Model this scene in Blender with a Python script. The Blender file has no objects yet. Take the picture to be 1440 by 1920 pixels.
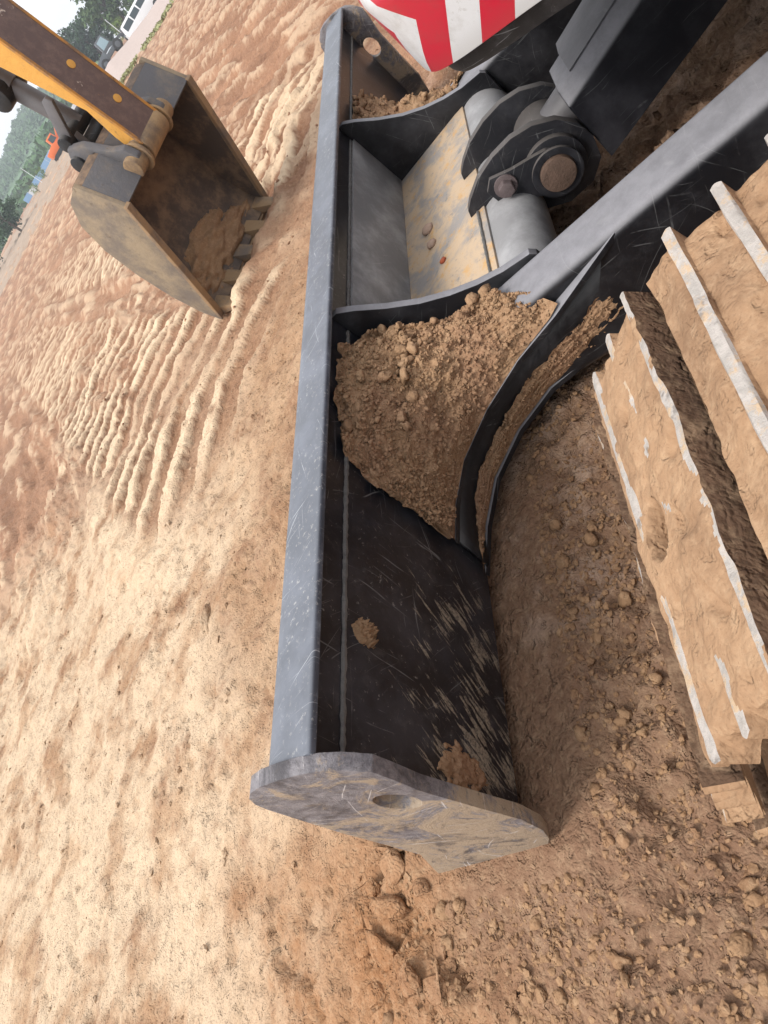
import bpy, bmesh, math, random
import numpy as np
from mathutils import Vector, Matrix

scene = bpy.context.scene
C = scene.collection
R = math.radians
random.seed(7)

# ------------------------------------------------------------------ camera
CAM_H = 0.95
pitch, roll, azim = R(31.6), R(62.2), R(42.8)
fw = Vector((math.cos(pitch)*math.cos(azim), math.cos(pitch)*math.sin(azim), -math.sin(pitch)))
lv = Vector((math.sin(azim), -math.cos(azim), 0))
upv = lv.cross(fw)
ir = math.cos(roll)*lv - math.sin(roll)*upv
iu = math.sin(roll)*lv + math.cos(roll)*upv
cd = bpy.data.cameras.new('camera'); cam = bpy.data.objects.new('camera', cd); C.objects.link(cam)
m = Matrix.Identity(4)
for i in range(3):
    m[i][0], m[i][1], m[i][2] = ir[i], iu[i], -fw[i]
m[2][3] = CAM_H
cam.matrix_world = m
cd.sensor_fit = 'HORIZONTAL'; cd.sensor_width = 36; cd.lens = 1331/1440*36
cd.clip_start = 0.02; cd.clip_end = 5000
scene.camera = cam

# ------------------------------------------------------------------ sky, sun, exposure
SUN_AZ, SUN_EL = R(147), R(56)        # direction towards the sun
w = bpy.data.worlds.new('World'); scene.world = w; w.use_nodes = True
nt = w.node_tree; nt.nodes.clear()
sky = nt.nodes.new('ShaderNodeTexSky'); sky.sky_type = 'NISHITA'; sky.sun_disc = False
sky.sun_elevation = SUN_EL; sky.sun_rotation = math.pi/2 - SUN_AZ
sky.air_density = 1.0; sky.dust_density = 6.0; sky.ozone_density = 1.0
hs = nt.nodes.new('ShaderNodeHueSaturation'); hs.inputs['Saturation'].default_value = 0.30
mx = nt.nodes.new('ShaderNodeMix'); mx.data_type = 'RGBA'; mx.inputs[0].default_value = 0.65
mx.inputs[7].default_value = (11.2, 11.4, 11.8, 1)      # the even cloud layer
bg = nt.nodes.new('ShaderNodeBackground'); bg.inputs['Strength'].default_value = 0.105
wo = nt.nodes.new('ShaderNodeOutputWorld')
nt.links.new(sky.outputs[0], hs.inputs['Color']); nt.links.new(hs.outputs[0], mx.inputs[6])
nt.links.new(mx.outputs[2], bg.inputs[0]); nt.links.new(bg.outputs[0], wo.inputs[0])
sd = bpy.data.lights.new('sun', 'SUN'); sd.energy = 2.1; sd.angle = R(20); sd.color = (1, .95, .88)
so = bpy.data.objects.new('sun', sd); C.objects.link(so)
sdir = Vector((math.cos(SUN_EL)*math.cos(SUN_AZ), math.cos(SUN_EL)*math.sin(SUN_AZ), math.sin(SUN_EL)))
so.rotation_euler = (-sdir).to_track_quat('-Z', 'Y').to_euler(); so.location = (0, 0, 30)
vs = scene.view_settings
vs.view_transform = 'Standard'; vs.look = 'None'; vs.gamma = 1; vs.use_curve_mapping = False
vs.exposure = 0.70

# ------------------------------------------------------------------ numpy noise
def _hash(ix, iy, seed):
    h = (ix.astype(np.int64)*374761393 + iy.astype(np.int64)*668265263 + seed*1442695041) & 0xFFFFFFFF
    h = ((h ^ (h >> 13))*1274126177) & 0xFFFFFFFF
    h = h ^ (h >> 16)
    return h
def _h01(ix, iy, seed): return (_hash(ix, iy, seed) & 0xFFFFFF)/float(0x1000000)
def gnoise(x, y, seed=0):
    x = np.asarray(x, float); y = np.asarray(y, float)
    ix = np.floor(x); iy = np.floor(y); fx = x-ix; fy = y-iy
    u = fx*fx*fx*(fx*(fx*6-15)+10); v = fy*fy*fy*(fy*(fy*6-15)+10)
    def g(a, b):
        t = _h01(ix+a, iy+b, seed)*2*np.pi
        return np.cos(t)*(fx-a)+np.sin(t)*(fy-b)
    return 1.4*((g(0,0)*(1-u)+g(1,0)*u)*(1-v)+(g(0,1)*(1-u)+g(1,1)*u)*v)
def fbm(x, y, seed=0, oct=4, gain=.5):
    s = 0; a = 1; f = 1
    for o in range(oct):
        s = s+a*gnoise(x*f, y*f, seed+o*17); a *= gain; f *= 2.03
    return s
def voro(x, y, seed=0):
    ix = np.floor(x); iy = np.floor(y)
    d1 = np.full(x.shape, 9.); d2 = np.full(x.shape, 9.); cid = np.zeros(x.shape)
    for a in (-1,0,1):
        for b in (-1,0,1):
            px = ix+a+_h01(ix+a, iy+b, seed); py = iy+b+_h01(ix+a, iy+b, seed+5)
            d = np.hypot(px-x, py-y); c = _h01(ix+a, iy+b, seed+9)
            n1 = d < d1
            d2 = np.where(n1, d1, np.minimum(d2, d)); cid = np.where(n1, c, cid); d1 = np.where(n1, d, d1)
    return d1, d2, cid
def sstep(a, b, x):
    t = np.clip((x-a)/(b-a), 0, 1); return t*t*(3-2*t)

# ------------------------------------------------------------------ material helpers
class NT:
    def __init__(s, name):
        s.m = bpy.data.materials.new(name); s.m.use_nodes = True
        s.t = s.m.node_tree; s.b = s.t.nodes['Principled BSDF']; s.n = s.t.nodes; s.L = s.t.links
        s.pos = s.n.new('ShaderNodeNewGeometry')
    def link(s, a, b): s.L.new(a, b)
    def val(s, x, sock):
        if hasattr(x, 'is_output') or isinstance(x, bpy.types.NodeSocket): s.L.new(x, sock)
        else: sock.default_value = x
    def map(s, scale=(1,1,1), rot=(0,0,0), loc=(0,0,0), src=None):
        n = s.n.new('ShaderNodeMapping'); n.vector_type = 'POINT'
        n.inputs['Scale'].default_value = scale; n.inputs['Rotation'].default_value = rot; n.inputs['Location'].default_value = loc
        s.L.new(src or s.pos.outputs['Position'], n.inputs[0]); return n.outputs[0]
    def rotscale(s, rot, scale):
        a = s.map(rot=rot); return s.map(scale=scale, src=a)
    def noise(s, scale, detail=4, rough=.55, vec=None, dist=0):
        n = s.n.new('ShaderNodeTexNoise'); n.inputs['Scale'].default_value = scale; n.inputs['Detail'].default_value = detail
        n.inputs['Roughness'].default_value = rough; n.inputs['Distortion'].default_value = dist
        s.L.new(vec or s.pos.outputs['Position'], n.inputs['Vector']); return n.outputs['Fac']
    def voro(s, scale, feat='F1', vec=None, out='Distance'):
        n = s.n.new('ShaderNodeTexVoronoi'); n.feature = feat; n.inputs['Scale'].default_value = scale
        s.L.new(vec or s.pos.outputs['Position'], n.inputs['Vector']); return n.outputs[out]
    def ramp(s, fac, a, b, c0=(0,0,0,1), c1=(1,1,1,1)):
        n = s.n.new('ShaderNodeMapRange'); n.inputs[1].default_value = a; n.inputs[2].default_value = b
        s.L.new(fac, n.inputs[0]); n.interpolation_type = 'SMOOTHSTEP'; return n.outputs[0]
    def mix(s, fac, a, b):
        n = s.n.new('ShaderNodeMix'); n.data_type = 'RGBA'
        s.val(fac, n.inputs[0])
        for x, i in ((a,6),(b,7)):
            if isinstance(x, tuple): n.inputs[i].default_value = x+(1,) if len(x)==3 else x
            else: s.L.new(x, n.inputs[i])
        return n.outputs[2]
    def math(s, op, a, b=0., clamp=False):
        n = s.n.new('ShaderNodeMath'); n.operation = op; n.use_clamp = clamp
        s.val(a, n.inputs[0]); s.val(b, n.inputs[1]); return n.outputs[0]
    def sep(s, v):
        n = s.n.new('ShaderNodeSeparateXYZ'); s.L.new(v, n.inputs[0]); return n.outputs
    def bump(s, h, dist=.01, strength=1., prev=None):
        n = s.n.new('ShaderNodeBump'); n.inputs['Distance'].default_value = dist; n.inputs['Strength'].default_value = strength
        s.L.new(h, n.inputs['Height'])
        if prev: s.L.new(prev, n.inputs['Normal'])
        return n.outputs[0]
    def done(s, col=None, rough=None, normal=None, metal=None, spec=None):
        if col is not None:
            if isinstance(col, tuple): s.b.inputs['Base Color'].default_value = col+(1,)
            else: s.L.new(col, s.b.inputs['Base Color'])
        if rough is not None: s.val(rough, s.b.inputs['Roughness'])
        if normal is not None: s.L.new(normal, s.b.inputs['Normal'])
        if metal is not None: s.val(metal, s.b.inputs['Metallic'])
        if spec is not None: s.b.inputs['Specular IOR Level'].default_value = spec
        return s.m
    def box_mask(s, lo, hi, soft):
        """soft world box, with its borders broken up by the caller's noise"""
        p = s.sep(s.pos.outputs['Position']); out = None
        for i in range(3):
            if lo[i] is not None:
                a = s.ramp(p[i], lo[i]-soft, lo[i]+soft); out = a if out is None else s.math('MULTIPLY', out, a)
            if hi[i] is not None:
                a = s.ramp(p[i], hi[i]+soft, hi[i]-soft); out = a if out is None else s.math('MULTIPLY', out, a)
        return out

def soil_mat(name, dry, mid, red, zones=False, fine=1.0):
    s = NT(name)
    a = s.noise(1.3, 5, .6); b = s.noise(7, 5, .6); c = s.noise(60, 4, .7); d = s.noise(260, 3, .7)
    col = s.mix(s.ramp(a, .35, .65), dry, mid)
    col = s.mix(s.math('MULTIPLY', s.ramp(b, .45, .68), .6), col, red)
    if zones:
        p = s.sep(s.pos.outputs['Position'])
        wob = s.math('MULTIPLY', s.math('SUBTRACT', s.noise(2.2, 4, .6), .5), .9)
        yy = s.math('ADD', p[1], wob)
        churn = s.ramp(yy, 1.08, .70)                                   # damp churned soil behind the blade
        col = s.mix(s.math('MULTIPLY', churn, .8), col, (.165, .096, .063))
        pale = s.math('MULTIPLY', s.ramp(s.noise(9, 6, .7, vec=s.map(loc=(4,2,1))), .46, .66), s.ramp(p[0], .35, .75))
        col = s.mix(s.math('MULTIPLY', s.math('MULTIPLY', pale, churn), .75), col, (.37, .265, .20))
        xx = s.math('ADD', p[0], s.math('MULTIPLY', wob, .8))
        near = s.math('MULTIPLY', s.ramp(xx, .50, .12), s.ramp(yy, 2.1, 1.2))
        col = s.mix(s.math('MULTIPLY', near, s.math('SUBTRACT', 1., churn)), col, (.27, .135, .065))
        cream = s.math('MULTIPLY', s.ramp(s.math('ADD', yy, s.math('MULTIPLY', p[0], -.35)), .95, 1.7), s.ramp(s.noise(3.3, 5, .65, vec=s.map(loc=(7,3,0))), .36, .56))
        col = s.mix(s.math('MULTIPLY', cream, .75), col, (.55, .43, .305))
        far = s.ramp(s.math('ADD', p[0], s.math('MULTIPLY', wob, 1.2)), 2.2, 4.0)   # redder graded earth further out
        st = s.noise(1.0, 5, .65, vec=s.rotscale((0,0,-R(45)), (.25, 2.2, 1)))
        fcol = s.mix(s.ramp(st, .3, .7), (.165, .080, .050), (.30, .160, .098))
        col = s.mix(s.math('MULTIPLY', far, .9), col, fcol)
        def attr(nm):
            n = s.n.new('ShaderNodeAttribute'); n.attribute_name = nm; return n.outputs['Fac']
        col = s.mix(s.math('MULTIPLY', attr('damp'), .75), col, (.20, .10, .058))      # pressed damp soil in the track prints
        col = s.mix(s.math('MULTIPLY', attr('dry'), .92), col, (.60, .46, .32))        # dried crests
    col = s.mix(s.math('MULTIPLY', s.ramp(c, .42, .75), .28), col, (.52, .37, .235))
    col = s.mix(s.math('MULTIPLY', s.ramp(d, .55, .72), .38), col, (.13, .07, .04))
    warp = s.n.new('ShaderNodeVectorMath'); warp.operation = 'ADD'
    nn = s.n.new('ShaderNodeTexNoise'); nn.inputs['Scale'].default_value = 30; nn.inputs['Detail'].default_value = 3
    s.L.new(s.pos.outputs['Position'], nn.inputs['Vector'])
    sc_ = s.n.new('ShaderNodeVectorMath'); sc_.operation = 'SCALE'; sc_.inputs['Scale'].default_value = .03
    s.L.new(nn.outputs['Color'], sc_.inputs[0]); s.L.new(s.pos.outputs['Position'], warp.inputs[0]); s.L.new(sc_.outputs[0], warp.inputs[1])
    wv = warp.outputs[0]
    lumps = s.math('SUBTRACT', 1., s.ramp(s.voro(55, vec=wv), .0, .75))
    crumbs = s.math('SUBTRACT', 1., s.ramp(s.voro(150, vec=wv), .0, .8))
    gate = s.ramp(s.noise(11, 4, .6), .42, .62)
    pits = s.ramp(s.noise(44, 3, .6), .58, .68)
    h = s.math('ADD', s.math('MULTIPLY', s.noise(20, 7, .56), 1.5), s.math('MULTIPLY', s.math('MULTIPLY', lumps, gate), .30))
    h = s.math('ADD', h, s.math('MULTIPLY', crumbs, .16))
    h = s.math('SUBTRACT', h, s.math('MULTIPLY', pits, .35))
    return s.done(col, .95, s.bump(h, .0105*fine, 1.0), spec=.12)

SOIL = soil_mat('soil', (.39, .262, .165), (.265, .152, .086), (.185, .092, .053), zones=True, fine=1.1)
SOIL_CLOD = soil_mat('soil_clods', (.30, .185, .105), (.24, .14, .078), (.21, .115, .066), fine=.6)
SOIL_HEAP = soil_mat('heap_soil', (.32, .20, .115), (.28, .17, .10), (.25, .14, .088), fine=.7)
SOIL_SHOE = soil_mat('caked_mud', (.315, .197, .117), (.26, .157, .09), (.16, .094, .057), fine=.45)

def scratches(s, plane='xz', n=6, seed=0):
    """long thin scores of several directions lying in one plane"""
    r = random.Random(seed); out = None
    ax = {'xz':1,'xy':2,'yz':0}[plane]; thin = {'xz':2,'xy':1,'yz':2}[plane]
    wn = s.n.new('ShaderNodeTexNoise'); wn.inputs['Scale'].default_value = 6; s.L.new(s.pos.outputs['Position'], wn.inputs['Vector'])
    sc_ = s.n.new('ShaderNodeVectorMath'); sc_.operation = 'SCALE'; sc_.inputs['Scale'].default_value = .035; s.L.new(wn.outputs['Color'], sc_.inputs[0])
    ad = s.n.new('ShaderNodeVectorMath'); ad.operation = 'ADD'; s.L.new(s.pos.outputs['Position'], ad.inputs[0]); s.L.new(sc_.outputs[0], ad.inputs[1])
    for i in range(n):
        rot = [0,0,0]; rot[ax] = r.uniform(-1.45,1.45); scl = [3.+r.uniform(0,3)]*3; scl[thin] = r.uniform(170,420)
        v = s.map(rot=tuple(rot), loc=(r.uniform(0,9),)*3, src=ad.outputs[0]); v = s.map(scale=tuple(scl), src=v)
        k = s.ramp(s.noise(1.0, 1, .4, vec=v), .70+.02*r.random(), .745)
        gate = s.ramp(s.noise(r.uniform(6,14), 4, .65, vec=s.map(loc=(i*3.3,)*3)), .50, .60)
        k = s.math('MULTIPLY', k, gate)
        out = k if out is None else s.math('MAXIMUM', out, k)
    return out

def paint_mat(name, base, *a_, spec=.32, **k_): return _paint(name, base, *a_, spec=spec, **k_)
def _paint(name, base, rough=.35, dust=.5, dustcol=(.30,.285,.275), smear=None, scr=.6, scrcol=(.34,.34,.34), blotch=.25, plane='xz', nscr=6, sp=(.70,.76,.6), spec=.5):
    """worn machine paint: dust on upward faces, scratches, optional mud smears in a world box"""
    s = NT(name)
    b2 = tuple(min(1, x*1.9+.012) for x in base)
    col = s.mix(s.ramp(s.noise(9, 5, .65), .4, .7), base, b2)
    nz = s.sep(s.pos.outputs['Normal'])[2]
    dm = s.math('MULTIPLY', s.ramp(nz, .15, .95), s.math('ADD', .72, s.math('MULTIPLY', s.ramp(s.noise(19, 7, .78), .3, .7), .28)))
    dm = s.math('MULTIPLY', dm, dust)
    film = s.math('MULTIPLY', s.ramp(s.noise(28, 6, .75), .5, .8), blotch)
    dm = s.math('MAXIMUM', dm, film)
    col = s.mix(dm, col, dustcol)
    sc = scratches(s, plane, nscr, len(name))
    col = s.mix(s.math('MULTIPLY', sc, scr), col, scrcol)
    speck = s.math('MULTIPLY', s.ramp(s.noise(120, 4, .75), sp[0], sp[1]), s.ramp(s.noise(7, 4, .7), .32, .62))
    col = s.mix(s.math('MULTIPLY', speck, sp[2]), col, (.46,.44,.41))
    r = s.math('ADD', rough, s.math('MULTIPLY', dm, .45))
    h = s.math('MULTIPLY', s.noise(60, 4, .7), .3)
    if smear:
        lo, hi, amt = smear
        v = s.rotscale((0, R(-38), 0), (150, 14, 14)); v2 = s.rotscale((0, R(-52), 0), (60, 9, 9))
        n1 = s.math('ADD', s.math('MULTIPLY', s.noise(1.0, 6, .62, vec=v, dist=.5), .6), s.math('MULTIPLY', s.noise(1.0, 8, .7, vec=v2, dist=1.2), .4))
        big = s.noise(12, 4, .6)
        k = s.math('MULTIPLY', s.box_mask(lo, hi, .13), amt)
        k = s.math('MULTIPLY', k, s.ramp(big, .25, .70))
        thr = s.math('SUBTRACT', .645, s.math('MULTIPLY', k, .19))
        mud = s.math('MULTIPLY', s.ramp(s.math('SUBTRACT', n1, thr), -.012, .03), s.math('ADD', .25, s.math('MULTIPLY', s.ramp(s.noise(210, 4, .75), .38, .58), .5)))
        n2 = s.noise(26, 5, .7)
        mcol = s.mix(n2, (.42,.365,.28), (.29,.225,.165))
        col = s.mix(mud, col, mcol)
        r = s.math('ADD', r, s.math('MULTIPLY', mud, .4), clamp=True)
        h = s.math('ADD', h, s.math('MULTIPLY', mud, .5))
    return s.done(col, r, s.bump(h, .002, .6), spec=spec)

BLACK = paint_mat('black_paint', (.008,.0082,.010), .38, .3, scr=.25, blotch=.05)
BLADE = paint_mat('blade_paint', (.008,.0085,.0125), .30, .25, smear=((None,None,.0),(.66,None,.27),1.25), scr=.3, blotch=.14, nscr=9, sp=(.62,.70,.5), spec=.45)
def end_mat():
    s = NT('scraped_end_plate')
    n1 = s.noise(14, 8, .75, dist=.6); n2 = s.noise(55, 6, .8); n3 = s.noise(7, 6, .7, vec=s.map(loc=(3,1,5)), dist=.8)
    col = s.mix(s.ramp(n2, .3, .7), (.085,.078,.088), (.215,.20,.21))
    z = s.sep(s.pos.outputs['Position'])[2]
    low = s.ramp(z, .40, .12)
    col = s.mix(s.ramp(s.math('ADD', n1, s.math('MULTIPLY', low, .16)), .52, .62), col, s.mix(n2, (.36,.285,.205), (.24,.18,.13)))
    col = s.mix(s.math('MULTIPLY', s.ramp(n3, .53, .63), .85), col, (.045,.04,.045))
    col = s.mix(s.math('MULTIPLY', s.ramp(s.noise(95, 5, .8), .55, .66), .6), col, (.06,.052,.05))
    col = s.mix(s.math('MULTIPLY', s.ramp(n2, .62, .75), .5), col, (.55,.50,.46))
    col = s.mix(s.math('MULTIPLY', scratches(s, 'yz', 7, 3), .8), col, (.50,.47,.46))
    return s.done(col, .6, s.bump(s.math('ADD', n1, s.math('MULTIPLY', n2, .5)), .006, .8))
ENDP = end_mat()
RAIL = paint_mat('rail_worn_paint', (.045,.050,.064), .36, .34, dustcol=(.25,.265,.295), scr=.5, scrcol=(.5,.51,.53), blotch=.75, plane='xy', nscr=5, sp=(.56,.68,.5))
ARM = paint_mat('arm_paint', (.009,.009,.011), .33, .85, dustcol=(.27,.268,.29), scr=.18, blotch=.07, plane='yz')
GUARD = paint_mat('guard_paint', (.010,.010,.013), .40, .95, dustcol=(.30,.295,.315), scr=.12, blotch=.03)
LUG = paint_mat('lug_paint', (.012,.012,.015), .45, .45, dustcol=(.22,.195,.18), scr=.25, blotch=.14, plane='yz')
GREY = paint_mat('grey_sheet_paint', (.17,.172,.18), .38, .4, dustcol=(.36,.35,.35), scr=.35, blotch=.7)  # grey tube paint; on the bay sheet it paints in sheen

def rusty_plate():
    s = NT('dusty_ochre_plate')
    n = s.noise(9, 6, .7, dist=.5); n2 = s.noise(26, 6, .75)
    col = s.mix(s.ramp(n, .40, .56), (.27,.25,.235), (.46,.345,.235))
    col = s.mix(s.math('MULTIPLY', s.ramp(n2, .52, .66), .8), col, (.50,.29,.10))
    col = s.mix(s.math('MULTIPLY', s.ramp(s.noise(40, 4, .7), .58, .7), .7), col, (.16,.165,.17))
    return s.done(col, .6, s.bump(n2, .003, .6))
PLATE = rusty_plate()

def simple(name, col, rough=.6, metal=0., var=.25, scale=20, bump=.0):
    s = NT(name)
    n = s.noise(scale, 5, .65)
    c = s.mix(n, tuple(x*(1-var) for x in col), tuple(min(1, x*(1+var)) for x in col))
    nm = s.bump(s.noise(scale*3, 4, .7), bump, .8) if bump else None
    return s.done(c, rough, nm, metal)
def worn_tip():
    s = NT('worn_grouser_tip'); n = s.noise(38, 7, .75)
    col = s.mix(s.ramp(s.noise(90, 4, .7), .3, .7), (.30,.275,.25), (.41,.37,.34))
    col = s.mix(s.ramp(n, .50, .60), col, (.43,.31,.20))
    col = s.mix(s.math('MULTIPLY', s.ramp(s.noise(21, 4, .7), .58, .64), .6), col, (.12,.10,.09))
    return s.done(col, .6, s.bump(n, .006, .8))
STEEL = worn_tip()
PIN = simple('rusty_pin', (.115,.072,.052), .7, .2, .7, 55, .003)
BOLT = simple('dull_bolt', (.13,.10,.10), .6, .3, .4, 80, .002)
DARK = simple('dark_recess', (.012,.012,.013), .8)
LINK = simple('link_steel', (.24,.235,.21), .6, .15, .5, 30, .004)
FRAME_DIRT_GAP_SHADE = soil_mat('dirty_frame_gap_shade', (.12,.072,.046), (.09,.054,.035), (.07,.043,.03), fine=.7)  # frame dirt; on the shoes' upper end walls it paints gap shade
WELD = simple('weld_bead', (.14,.135,.13), .6, .1, .6, 90, .004)

def chevron_mat():
    s = NT('chevron_sticker')
    uv = s.n.new('ShaderNodeUVMap'); o = s.sep(uv.outputs[0])
    k = s.math('MULTIPLY', s.math('ABSOLUTE', s.math('SUBTRACT', o[1], .645)), .9)
    f = s.math('FRACT', s.math('DIVIDE', s.math('ADD', s.math('SUBTRACT', o[0], k), CHEV_OFF), .142))
    red = s.math('LESS_THAN', f, .5)
    dirt = s.math('MAXIMUM', s.ramp(s.noise(22, 6, .75), .42, .72), s.math('MULTIPLY', s.ramp(s.noise(140, 3, .7), .60, .68), .8))
    dirt = s.math('MAXIMUM', dirt, s.ramp(o[1], .60, .555))
    white = s.mix(s.math('MULTIPLY', dirt, .45), (.52,.515,.52), (.30,.275,.25))
    redc = s.mix(s.math('MULTIPLY', dirt, .4), (.42,.008,.026), (.26,.05,.045))
    return s.done(s.mix(red, white, redc), .38)
CHEV_OFF = 0.09
CHEV = chevron_mat()

def bucket_mat(name, steel, mud, lo, hi):
    s = NT(name)
    n = s.noise(5, 6, .7); n2 = s.noise(24, 5, .7)
    mcol = s.mix(n2, mud, tuple(x*.72 for x in mud))
    col = s.mix(s.ramp(n, lo, hi), steel, mcol)
    col = s.mix(s.math('MULTIPLY', s.ramp(s.noise(13, 4, .7), .6, .72), .7), col, (.08,.055,.04))
    return s.done(col, .8, s.bump(n2, .006, .7))
BKT_OUT = bucket_mat('bucket_outer_mud', (.14,.115,.095), (.29,.225,.15), .36, .60)
BKT_IN = bucket_mat('bucket_inner_steel', (.072,.052,.042), (.24,.155,.095), .42, .66)
BKT_TOP = bucket_mat('bucket_top_steel', (.095,.093,.10), (.20,.165,.13), .5, .75)
BKT_LIP = bucket_mat('bucket_lip_mud', (.13,.10,.08), (.30,.19,.10), .32, .55)

def stick_face():
    s = NT('stick_worn_brown')
    n = s.noise(4, 6, .72, vec=s.map(scale=(1,1,.5)), dist=.4); n2 = s.noise(17, 6, .75)
    col = s.mix(s.ramp(n2, .4, .7), (.105,.068,.062), (.16,.105,.09))
    col = s.mix(s.ramp(n, .60, .64), col, (.55,.25,.045))
    col = s.mix(s.ramp(s.noise(9, 6, .75), .64, .68), col, (.50,.42,.36))
    return s.done(col, .55, s.bump(n2, .003, .5))
STICK = stick_face()
YEL = bucket_mat('stick_yellow_paint', (.40,.22,.07), (.66,.34,.07), .34, .46)
YELW = bucket_mat('worn_yellow_edge', (.20,.12,.07), (.52,.24,.05), .4, .55)
GREYROD = simple('grey_rod', (.105,.10,.105), .5, .1, .3, 25)
BOSS = bucket_mat('muddy_boss', (.12,.085,.06), (.34,.22,.11), .35, .6)

# ------------------------------------------------------------------ geometry helpers
def link(o): C.objects.link(o); return o
def meshobj(name, verts, faces, mat, parent=None, smooth=False, bevel=0, seg=2, uv=None):
    me = bpy.data.meshes.new(name); me.from_pydata([tuple(v) for v in verts], [], faces)
    bm = bmesh.new(); bm.from_mesh(me)
    bmesh.ops.remove_doubles(bm, verts=bm.verts, dist=1e-5)
    bmesh.ops.recalc_face_normals(bm, faces=bm.faces)
    if bevel:
        es = [e for e in bm.edges if len(e.link_faces) == 2 and e.calc_face_angle(0) > R(25)]
        bmesh.ops.bevel(bm, geom=es, offset=bevel, segments=seg, affect='EDGES', profile=.6)
    bm.to_mesh(me); bm.free()
    return finish(name, me, mat, parent, smooth)
def finish(name, me, mat, parent=None, smooth=False, ang=35):
    for mt in (mat if isinstance(mat, (list, tuple)) else [mat]): me.materials.append(mt)
    if smooth:
        me.polygons.foreach_set('use_smooth', [True]*len(me.polygons))
        if ang: me.set_sharp_from_angle(angle=R(ang))
    o = link(bpy.data.objects.new(name, me))
    if parent: o.parent = parent
    return o
def tag(o, label=None, cat=None, group=None, kind=None):
    if label: o['label'] = label
    if cat: o['category'] = cat
    if group: o['group'] = group
    if kind: o['kind'] = kind
    return o
def empty(name, label, cat, loc=(0,0,0), rz=0, group=None):
    o = link(bpy.data.objects.new(name, None)); o.location = loc; o.rotation_euler = (0,0,rz); o.empty_display_size = .1
    return tag(o, label, cat, group)
def box(lo, hi):
    x0,y0,z0 = lo; x1,y1,z1 = hi
    v = [(x0,y0,z0),(x1,y0,z0),(x1,y1,z0),(x0,y1,z0),(x0,y0,z1),(x1,y0,z1),(x1,y1,z1),(x0,y1,z1)]
    return v, [(0,3,2,1),(4,5,6,7),(0,1,5,4),(1,2,6,5),(2,3,7,6),(3,0,4,7)]
def boxo(name, lo, hi, mat, parent=None, bevel=.003, f=None):
    v, fa = box(lo, hi)
    if f: v = [f(*p) for p in v]
    return meshobj(name, v, fa, mat, parent, True, bevel)
def prism(poly, a0, a1, f):
    """poly of 2D points extruded from a0 to a1; f(p, q, a) -> xyz"""
    n = len(poly); v = [f(p,q,a0) for p,q in poly]+[f(p,q,a1) for p,q in poly]
    fa = [tuple(range(n)), tuple(range(2*n-1, n-1, -1))]+[(i,(i+1)%n,n+(i+1)%n,n+i) for i in range(n)]
    return v, fa
YZ = lambda y,z,x: (x,y,z)          # profile in the machine's side view, extruded across it
XY = lambda x,y,z: (x,y,z)
def priso(name, poly, a0, a1, f, mat, parent=None, bevel=.003, smooth=True, seg=2):
    v, fa = prism(poly, a0, a1, f); return meshobj(name, v, fa, mat, parent, smooth, bevel, seg)
def tube(p0, p1, r0, r1=None, n=24, cap=True, hole=0):
    p0 = Vector(p0); p1 = Vector(p1); r1 = r0 if r1 is None else r1
    d = (p1-p0).normalized(); a = d.orthogonal().normalized(); b = d.cross(a)
    v = []; fa = []
    for p, r in ((p0,r0),(p1,r1)):
        for i in range(n):
            t = 2*math.pi*i/n; v.append(tuple(p+r*(math.cos(t)*a+math.sin(t)*b)))
    fa = [(i,(i+1)%n,n+(i+1)%n,n+i) for i in range(n)]
    if hole:
        k = len(v)
        for p in (p0,p1):
            for i in range(n):
                t = 2*math.pi*i/n; v.append(tuple(p+hole*(math.cos(t)*a+math.sin(t)*b)))
        fa += [(k+(i+1)%n,k+i,k+n+i,k+n+(i+1)%n) for i in range(n)]
        fa += [((i+1)%n,i,k+i,k+(i+1)%n) for i in range(n)]+[(n+i,n+(i+1)%n,k+n+(i+1)%n,k+n+i) for i in range(n)]
    elif cap: fa += [tuple(range(n-1,-1,-1)), tuple(range(n,2*n))]
    return v, fa
def tubeo(name, p0, p1, r, mat, parent=None, r1=None, n=28, bevel=.003, hole=0):
    v, fa = tube(p0, p1, r, r1, n, True, hole); return meshobj(name, v, fa, mat, parent, True, bevel)
def merge(parts):
    V = []; F = []
    for v, f in parts:
        k = len(V); V += list(v); F += [tuple(i+k for i in q) for q in f]
    return V, F
def arc(cx, cy, r, a0, a1, n):
    return [(cx+r*math.cos(R(a0+(a1-a0)*i/n)), cy+r*math.sin(R(a0+(a1-a0)*i/n))) for i in range(n+1)]
def plate_hole(outer, hole):
    """triangulated 2D polygon with one hole, as (points, faces)"""
    from mathutils.geometry import tessellate_polygon
    pts = outer+hole
    tris = tessellate_polygon([[Vector((p[0],p[1],0)) for p in outer],[Vector((p[0],p[1],0)) for p in hole]])
    return pts, [tuple(t) for t in tris]

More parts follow.
